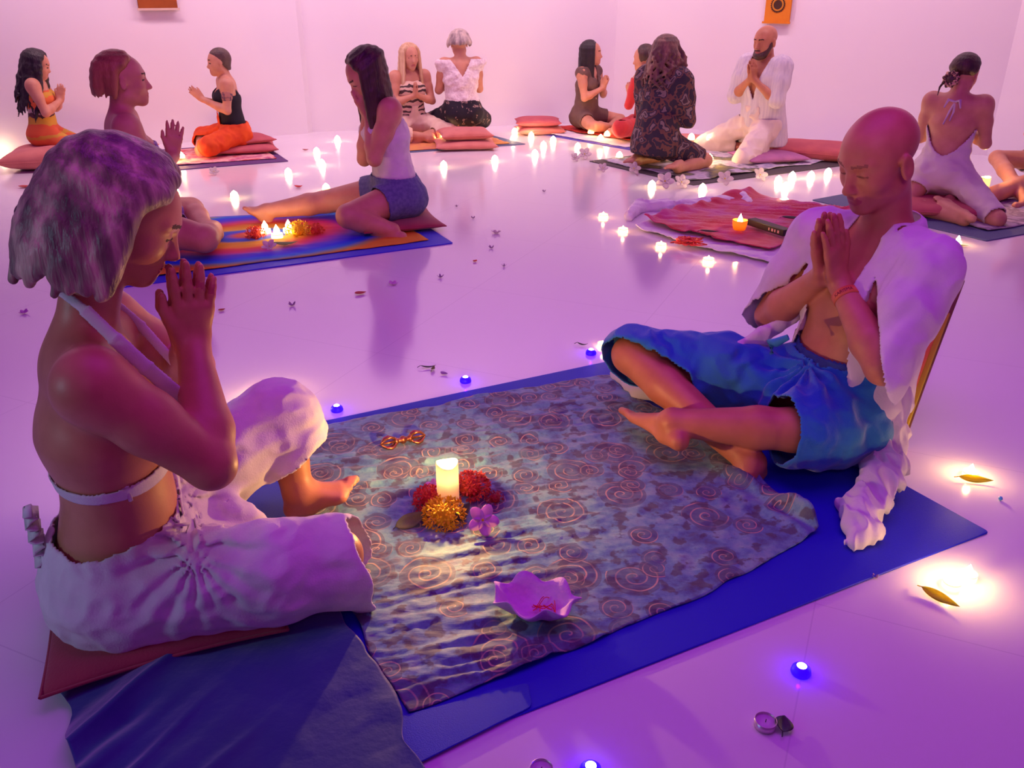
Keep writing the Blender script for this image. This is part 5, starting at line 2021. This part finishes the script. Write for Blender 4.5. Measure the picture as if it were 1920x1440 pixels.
for i, (x, y, k, r_, lab) in enumerate(SC_):
    if not lab:
        continue
    if k == 'f':
        if y < 400:
            r_ *= 1.5
            five_petal(x, y, r_, WHITEP, lab, yaw=(-12 if i % 2 else 14), tilt=(.85, .1), cup=.2, loc=fl(x, y) + v3(0, 0, r_ * .68))
        else:
            five_petal(x, y, r_, WHITEP if y < 500 else PINKW, lab, yaw=i * 37, tilt=(.1, .1), cup=.5)
    else:
        five_petal(x, y, r_, mat('faded_petal', (.30, .20, .34), .7, (.38, .24, .32), 40), lab, yaw=i * 53, cup=.8, n=4, wd=.6)
RP = mat('dried_red_petal', (.50, .07, .05), .6, (.40, .05, .04), 20)
leaf(676, 552, .052, .036, 25, RP, 'oval dried red petal on the floor in the middle distance', .0, .5, cat='petal', name='petal', stem=0)
leaf(891, 491, .030, .022, 60, REDP, 'small red petal on the floor right of the white flower', .0, .6, cat='petal', name='petal', stem=0)
leaf(416, 583, .030, .022, 40, RP, 'red petal on the floor just right of the praying hands', .0, .6, cat='petal', name='petal', stem=0)
leaf(560, 352, .055, .045, 10, REDP, 'red petal on the floor behind the outstretched leg', .0, .9, cat='petal', name='petal', stem=0)
leaf(573, 282, .05, .03, 10, RP, 'red petal on the floor left of the far pair of tealights', .0, .6, cat='petal', name='petal', stem=0)
leaf(48, 352, .09, .05, 5, RP, 'red petal on the floor at the far left below the striped dress', .0, .4, cat='petal', name='petal', stem=0)
leaf(1092, 648, .042, .012, -20, DGREEN, 'thin dark leaf beside the blue light at the top of the swirl cloth', .002, .8)
leaf(803, 690, .055, .012, 5, DGREEN, 'thin dry sprig on the floor between the two blue lights', .002, .6)
leaf(812, 693, .035, .014, 80, GREEN, 'small green leaf crossing the thin dry sprig', .003, .8)
leaf(833, 703, .030, .020, -30, mat('faded_petal', (.30, .20, .34), .7), 'shrivelled grey petal right of the thin dry sprig', .0, .9, cat='petal', name='petal', stem=0)
leaf(1468, 1360, .040, .034, 70, DGREEN, 'round dark leaf beside the unlit tealight, lower right', .004, .2, (.2, 0))
leaf(1828, 900, .085, .022, -14, YGREEN, 'long green leaf lying by the upper glowing tealight at the right edge', .006, .35, (.7, 0))
leaf(1764, 1122, .085, .022, -52, YGREEN, 'long yellow-green leaf lying by the lower glowing tealight at the right edge', .006, .35, (.7, 0))
leaf(1797, 462, .10, .03, -6, DGREEN, 'dark leaf under the tealight beside the white shirt shoulder', .001, .1)
leaf(1486, 411, .12, .05, -8, mat('dark_dried_leaf', (.03, .01, .02), .7), 'dark dried leaf on the right part of the crimson shawl', .05, .3)
leaf(1330, 436, .10, .035, -12, mat('dark_dried_leaf', (.03, .01, .02), .7), 'dark dried leaf on the crimson shawl left of the glowing cup', .05, .3)
V, F = lathe([(0, 0), (.004, .002), (.006, .006), (.004, .010), (0, .012)], 8)
p = fl(1875, 938)
tag(mesh_obj('glass_bead', V, F, mat('cyan_glass', (.10, .55, .80), .05, coat=1.0), None, False, tuple(p)), 'tiny cyan glass bead on the floor below the upper green leaf', 'bead')

# ------------------------------------------------------------ candles
WAX = mat('candle_wax', (.92, .80, .62), .5, (.90, .78, .60), 20, trans=.55)
ALU = mat('tealight_cup', (.75, .68, .66), .35, metal=.8)
FLAME = emit('flame', (1.0, .74, .40), 70.0)
GLOW = emit('wax_flame_glow', (1.0, .70, .34), 22.0)  # emission stands in for flame light soaking through the wax
WARM = (1.0, .52, .16)


def point(parent, z, power, color=WARM, r=.008, name='candle_light'):
    d = bpy.data.lights.new(name, 'POINT')
    d.energy = power
    d.color = color
    d.shadow_soft_size = r
    o = bpy.data.objects.new(name, d)
    COL.objects.link(o)
    o.location = (0, 0, z)
    o.parent = parent
    return o


def flame_vf(h, r):
    return lathe([(0, 0), (r * .7, h * .08), (r, h * .28), (r * .75, h * .55), (r * .3, h * .82), (0, h)], 10)


def tealight(px, py, label, power=.8, z=0.0, group=None, s=1.0, lit=True, flame=1.0, far=False):
    p = fl(px, py, z)
    root = empty('tealight', (p[0], p[1], z), 0, label, 'candle', group)
    n = 12 if far else 24
    V, F = lathe([(.018 * s, 0), (.0195 * s, .001), (.0195 * s, .016 * s), (.0188 * s, .016 * s), (.0186 * s, .010 * s)], n)
    mesh_obj('cup', V, F[:-1], WAX if lit else ALU, root)
    V, F = lathe([(.0186 * s, .006), (.0186 * s, .0115 * s), (.003, .0105 * s), (0, .0105 * s)], n)
    mesh_obj('wax', V, F, GLOW if lit else mat('white_wax', (.75, .66, .74), .4), root)
    V, F = tube([(0, 0, .0105 * s), (.0005, 0, .0175 * s)], .0008, 5)
    mesh_obj('wick', V, F, mat('wick', (.05, .03, .02), .9), root)
    if lit:
        V, F = flame_vf((.016 if far else .024) * flame, (.0115 if far else .0085) * flame)
        f = mesh_obj('flame', V, F, FLAME, root)
        f.location = (0, 0, .015 * s)
        if power:
            point(root, .040, power * 2.0)
    return root


# near and middle floor
tealight(1818, 893, 'brightly lit tealight behind the long green leaf, upper one at the right edge', .42, s=1.0)
tealight(1783, 1100, 'brightly lit tealight behind the yellow-green leaf, lower one at the right edge', .5, s=1.0)
tealight(1813, 1085, 'second lit tealight touching the brighter one behind the yellow-green leaf', .2, s=1.0)
tealight(500, 748, 'lit tealight behind the raised white trouser knee', 1.5, s=1.1, flame=1.3)
tealight(1434, 1362, 'unlit pale tealight beside the round dark leaf, lower right', 0, lit=False)
tealight(1015, 1452, 'pale tealight cut off by the bottom edge of the picture', 0, lit=False)
tealight(1130, 650, 'white glowing tealight beside the blue light at the top of the swirl cloth', .02, flame=.35)
for x, y, lab in ((1131, 408, 'glowing tealight farthest left of the crimson shawl'), (1168, 435, 'glowing tealight by the left corner of the crimson shawl'),
                  (1239, 464, 'glowing tealight by the lower left edge of the crimson shawl'), (1328, 492, 'glowing tealight below the white throw edge')):
    tealight(x, y, lab, .08, s=1.35, flame=.6)
tealight(1795, 458, 'lit tealight on a dark leaf beside the white shirt shoulder', .5, z=.002, flame=1.3)

FAR = [(633, 265, 0), (594, 288, 0), (604, 311, 0), (541, 328, 0), (612, 358, 0), (440, 372, 0), (832, 314, 1), (928, 303, 1), (965, 250, 2), (962, 264, 2), (996, 258, 2),
       (1019, 276, 2), (1003, 292, 2), (1037, 266, 2), (1083, 279, 2), (1161, 296, 3), (1222, 352, 3), (1317, 358, 3), (1459, 343, 4), (1472, 355, 4), (1471, 384, 4),
       (1520, 334, 4), (1552, 328, 4), (1485, 335, 4), (322, 338, 5), (330, 366, 5), (4, 296, 5)]
GRP = ['tealights on the bare floor between the dark violet mat and the outstretched leg', 'tealights on the floor in front of the slate mat',
       'tealights on the floor left of the white and red throws', 'tealights on the floor along the near edge of the dark olive mat',
       'tealights on the floor between the dark olive mat and the slate blue mat', 'tealights on the floor near the auburn hair and the left edge']
GL = ['lit tealight on the bare floor between the dark violet mat and the outstretched leg', 'lit tealight on the floor in front of the slate mat',
      'lit tealight in the cluster on the floor left of the white and red throws', 'lit tealight on the floor along the near edge of the dark olive mat',
      'lit tealight on the floor between the dark olive mat and slate blue mat', 'lit tealight on the floor beside the auburn hair or left edge']
for x, y, g in FAR:
    tealight(x, y, GL[g], .6, group=GRP[g], s=1.35, flame=1.9, far=True)
# candles standing between the pairs, some of them hidden by the people but lighting the wall
for x, y, z, pw, lab in ((1126, 262, .04, 2.4, 'lit candle in front of the folded legs of the brown playsuit'), (1108, 250, .04, 1.0, 'lit candle in the lap of the brown playsuit'),
                         (1138, 255, .04, .5, 'small lit candle rightmost in front of the brown playsuit'),
                         (1330, 300, .03, 5, 'lit candle between the floral shirt and the long white shirt'),
                         (318, 300, .03, 5, 'lit candle on the pink and red throw in front of the orange trousers'),
                         (340, 296, .03, 3, 'lit candle on the throw nearest the orange trousers'),
                         (835, 262, .03, 3, 'lit candle between the striped top and black patterned shorts')):
    tealight(x, y, lab, pw, z=z, s=1.4, flame=1.6, far=True)
for x, y, pw, lab in ((1262, 262, 5, 'bright candle by the wall behind the floral shirt, leftmost of three'), (1296, 262, 7, 'bright candle by the wall behind the floral shirt, middle of three'),
                      (1330, 264, 5, 'bright candle by the wall behind the floral shirt, rightmost of three')):
    tealight(x, y, lab, pw * 1.8, z=.085, s=1.4, flame=2.0, far=True)


def pillar(px, py, r, h, label, power, z=0.0, well=.045):
    p = fl(px, py, z)
    root = empty('pillar_candle', (p[0], p[1], z), 0, label, 'candle')
    V, F = lathe([(0, 0), (r * .97, 0), (r, .004), (r, h - .006), (r * .98, h), (r * .82, h - .001), (r * .74, h - .010), (r * .70, h - well), (0, h - well - .004)], 32)
    V = [(v[0], v[1], v[2] + (.004 * math.sin(math.atan2(v[1], v[0]) * 2 + 1) if v[2] > h - .012 else 0)) for v in V]
    mesh_obj('wax', V, F, WAX, root)
    V, F = tube([(0, 0, h - well - .006), (.001, 0, h - well + .012)], .0012, 6)
    mesh_obj('wick', V, F, mat('wick', (.05, .03, .02), .9), root)
    V, F = flame_vf(.060, .011)
    f = mesh_obj('flame', V, F, FLAME, root)
    f.location = (0, 0, h - well + .006)
    point(root, h - well + .030, power * .3)
    point(root, h + .022, power * .7)
    return root


pillar(841, 948, .028, .125, 'tall white pillar candle burning among flowers on the swirl cloth', 14, .010, .060)
pillar(1838, 372, .034, .13, 'white pillar candle burning beside the backless white dress', 6, .03, .06)
# brass cup with a burning light on the shawl
p = fl(1386, 430, .05)
cup = empty('votive_cup', (p[0], p[1], .048), 0, 'glowing amber cup with a burning light on the crimson shawl', 'candle holder')
V, F = lathe([(0, 0), (.030, .001), (.036, .02), (.040, .052), (.037, .052), (.033, .02), (.020, .008), (0, .007)], 24)
mesh_obj('cup', V, F, mat('amber_glass', (.75, .38, .06), .25, trans=.5), cup)
V, F = flame_vf(.055, .014)
f = mesh_obj('flame', V, F, FLAME, cup)
f.location = (0, 0, .030)
point(cup, .075, 1.6)
# flames and petals heaped in the middle of the tapestry
for x, y, pw, lab in ((498, 438, 1.2, 'lit candle at the left of the heap on the rainbow tapestry'), (520, 446, 1.8, 'lit candle nearest the camera in the heap on the rainbow tapestry'), (542, 436, 1.5, 'lit candle at the right of the heap on the rainbow tapestry')):
    tealight(x, y, lab, pw, z=.014, s=1.5, flame=2.0)
ixora(fl(560, 440, .014), .060, YEL, 'yellow flower head right of the candles on the rainbow tapestry', 21, 60)
ixora(fl(480, 446, .014), .050, ORP, 'orange flower head left of the candles on the rainbow tapestry', 22, 60)
ixora(fl(592, 438, .014), .045, ORP, 'orange flower head near the folded foot on the rainbow tapestry', 23, 50)
five_petal(0, 0, .04, WHITEP, 'white flower in front of the candles on the rainbow tapestry', loc=fl(505, 462, .02), tilt=(.5, 0))
leaf(535, 460, .13, .05, 12, GREEN, 'green leaf in front of the yellow flower head on the rainbow tapestry', .016, .5)

# blue LED lights
BLUE_G = emit('blue_led_glass', (.01, .0, 1.0), 3.5)
LEDW = emit('led_core', (.75, .55, 1.0), 9.0)


def led(px, py, label, z=0.0, power=.10, s=1.0):
    p = fl(px, py, z)
    root = empty('led_light', (p[0], p[1], z), 0, label, 'light')
    V, F = lathe([(0, 0), (.018 * s, .0), (.0195 * s, .004), (.018 * s, .012 * s), (.012 * s, .018 * s), (.0095 * s, .0185 * s)], 24)
    mesh_obj('housing', V, F, BLUE_G, root)
    V, F = lathe([(.0095 * s, .0185 * s), (.006 * s, .021 * s), (0, .022 * s)], 16)
    mesh_obj('bulb', V, F, LEDW, root)
    point(root, .034 * s, power, (.05, .0, 1.0), .004, 'led_lamp')
    return root


led(1501, 1262, 'blue glowing LED light on the bare floor, lower right')
led(873, 716, 'blue glowing LED light at the far edge of the blue mat, above the swirl cloth')
led(632, 770, 'blue glowing LED light at the far mat edge beside the raised trouser knee')
led(1108, 664, 'blue glowing LED light beside a white tealight near the blue knee')
led(1107, 1450, 'blue glowing LED light cut off by the bottom edge')

# ------------------------------------------------------------ things on the swirl cloth
# scalloped shell dish with red threads
p = fl(1003, 1150, .012)
V, F = [], []
n, R = 96, .078
for ly, (rr, zz) in enumerate([(0, .004), (.35, .005), (.62, .014), (.85, .034), (1.0, .046), (1.02, .043), (.86, .028), (.62, .008), (.4, .0), (0, .0)]):
    for i in range(n):
        a = 2 * math.pi * i / n
        w = rr ** 2 * (.075 * math.sin(a * 7 + .6) + .02 * math.sin(a * 12))
        zf = zz + rr ** 3 * .009 * math.sin(a * 6 + 2.2)
        V.append((R * (rr + w) * math.cos(a) * 1.12, R * (rr + w) * math.sin(a) * .80, zf))
F = grid_faces(n, 10, True)
dish = mesh_obj('dish', V, F, mat('pale_pink_ceramic', (.72, .42, .70), .55, (.66, .38, .66), 90, .5, 160), None, True, (p[0], p[1], .016), math.radians(-12))
tag(dish, 'pale pink shell-shaped dish with wavy rim on the swirl cloth', 'dish')
mv = []
rs = np.random.RandomState(3)
for i in range(9):
    q = v3(.02 + rs.randn() * .012, rs.randn() * .010, .012)
    a = rs.rand() * 6.28
    mv.append(tube([q + v3(math.cos(a) * t * .02, math.sin(a) * t * .02, .004 + .006 * math.sin(t * 3 + i)) for t in np.linspace(-1, 1, 6)], .0009, 5))
V, F = merge(*mv)
th = mesh_obj('saffron_threads', V, F, mat('red_thread', (.80, .06, .03), .6), None, True, tuple(dish.location), dish.rotation_euler[2])
tag(th, 'a few bright red threads lying in the shell-shaped dish', 'threads')

# double-ended bronze ritual sceptre
a_, b_ = fl(718, 836, .02), fl(793, 820, .02)
d = b_ - a_
Ls = np.linalg.norm(d)
sce = empty('sceptre', tuple((a_ + b_) / 2 * v3(1, 1, 0) + v3(0, 0, .026)), math.atan2(d[1], d[0]), 'small bronze ritual sceptre with caged ends, behind the pillar candle', 'sceptre')
BRZ = mat('bronze', (.55, .22, .09), .3, (.40, .14, .05), 60, .3, 200, metal=.85)
prof = [(0, -.026), (.010, -.025), (.012, -.020), (.008, -.016), (.0065, -.010), (.011, -.004), (.012, 0), (.011, .004), (.0065, .010), (.008, .016), (.012, .020), (.010, .025), (0, .026)]
V, F = lathe(prof, 16)
mesh_obj('grip', [(v[2], v[0], v[1]) for v in V], [f[::-1] for f in F], BRZ, sce)
for sd in (1, -1):
    mv = []
    for k in range(4):
        a = k * math.pi / 2 + .4
        q = [(sd * (.022 + x * .042), rr * math.cos(a), rr * math.sin(a)) for x, rr in ((0, .006), (.15, .016), (.4, .022), (.7, .018), (1.0, .004))]
        mv.append(tube(q, [.003, .004, .0045, .004, .002], 7))
    mv.append(tube([(sd * .022, 0, 0), (sd * .068, 0, 0)], [.005, .002], 7))
    V, F = merge(*mv)
    mesh_obj('prongs', V, F, BRZ, sce)

# ------------------------------------------------------------ cushions
def cu(px, py, z, sx, sy, sz, yaw, m, label, group=None, seed=1, tilt=(0, 0)):
    p = fl(px, py)
    return cushion(p[0], p[1], z, sx, sy, sz, math.radians(yaw), m, label, group, seed, tilt)


cu(1012, 250, .0, .42, .32, .075, 8, SALMON, 'salmon cushion at the bottom of the stack by the back wall', seed=2)
cu(1008, 250, .070, .40, .30, .075, 2, mat('rose_cotton', (.55, .13, .13), .85, (.48, .10, .12), 10, .3, 200), 'rose cushion on top of the stack by the back wall', seed=3)
cu(462, 285, .010, .46, .46, .065, 20, MATS['rose_cotton'], 'lower pink cushion behind the orange trousers', seed=4)
cu(462, 283, .068, .38, .38, .06, 35, MATS['rose_cotton'], 'upper pink cushion behind the orange trousers', seed=5)
cu(205, 302, .0, .70, .36, .16, 16, SALMON, 'wide salmon bolster between the striped dress and the auburn hair', seed=6)
cu(98, 312, .0, .56, .52, .15, 12, SALMON, 'salmon floor cushion under the striped dress', seed=7)
cu(745, 425, .008, .44, .42, .055, 20, DUSTY, 'dusty red cushion under the denim shorts', seed=8)
cu(872, 276, .0, .50, .44, .065, 8, SALMON, 'lower salmon cushion under the black patterned shorts', seed=9)
cu(872, 274, .062, .42, .36, .085, 12, SALMON, 'upper salmon cushion under the black patterned shorts', seed=10)
cu(1440, 302, .010, .48, .40, .06, 12, mat('mauve_cotton', (.48, .18, .34), .85, (.40, .14, .30), 10, .3), 'mauve cushion under the long white shirt', seed=11)
cu(1540, 296, .0, .80, .45, .12, -30, MATS['rose_cotton'], 'long rose cushion against the wall right of the long white shirt', seed=12)
cu(1745, 400, .010, .56, .42, .08, -12, MATS['rose_cotton'], 'pink cushion under the backless white dress', seed=13)
cu(1262, 272, .008, .60, .42, .07, -10, SALMON, 'salmon cushion behind the floral shirt', seed=14)

# ------------------------------------------------------------ long white scarf falling from the man's elbow to a heap on the mat
sc = [fl(1665, 700, .25), fl(1672, 760, .18), fl(1660, 815, .10), fl(1655, 850, .06), fl(1655, 890, .05), fl(1640, 925, .045), fl(1620, 960, .04), fl(1628, 1000, .025)]
SP = []
wd = [.055, .058, .062, .072, .088, .088, .078, .066]
for i in range(len(sc) - 1):
    SP.append(EC(sc[i], sc[i + 1], wd[i], wd[i + 1], .030 if i < 2 else .036 - .002 * i, None, (.85, .5, .1), .03))
SP.append(EC(fl(1600, 960, .03), fl(1575, 945, .02), .03, .018, .02, .014, (0, 1, 0), .02))
V, F = sdf_mesh(SP, .004, lambda X: .008 - X[:, 2], folds(.016, 26, 61, (1.7, .5, 1.0)))
o = mesh_obj('scarf', V, F, MATS['white_cotton'])
smooth_mod(o, 1)
tag(o, 'crumpled long white scarf falling past the elbow into a heap on the blue mat', 'scarf')
V, F = sdf_mesh([EC(fl(1160, 700, .02), fl(1205, 730, .03), .028, .035, k=.02), EC(fl(1205, 730, .03), fl(1260, 745, .03), .035, .03, k=.02)], .005, lambda X: .008 - X[:, 2], folds(.008, 34, 62))
o = mesh_obj('folded_cloth', V, F, MATS['white_cotton'])
smooth_mod(o, 1)
tag(o, 'folded white cloth tucked under the far blue trouser knee', 'cloth')
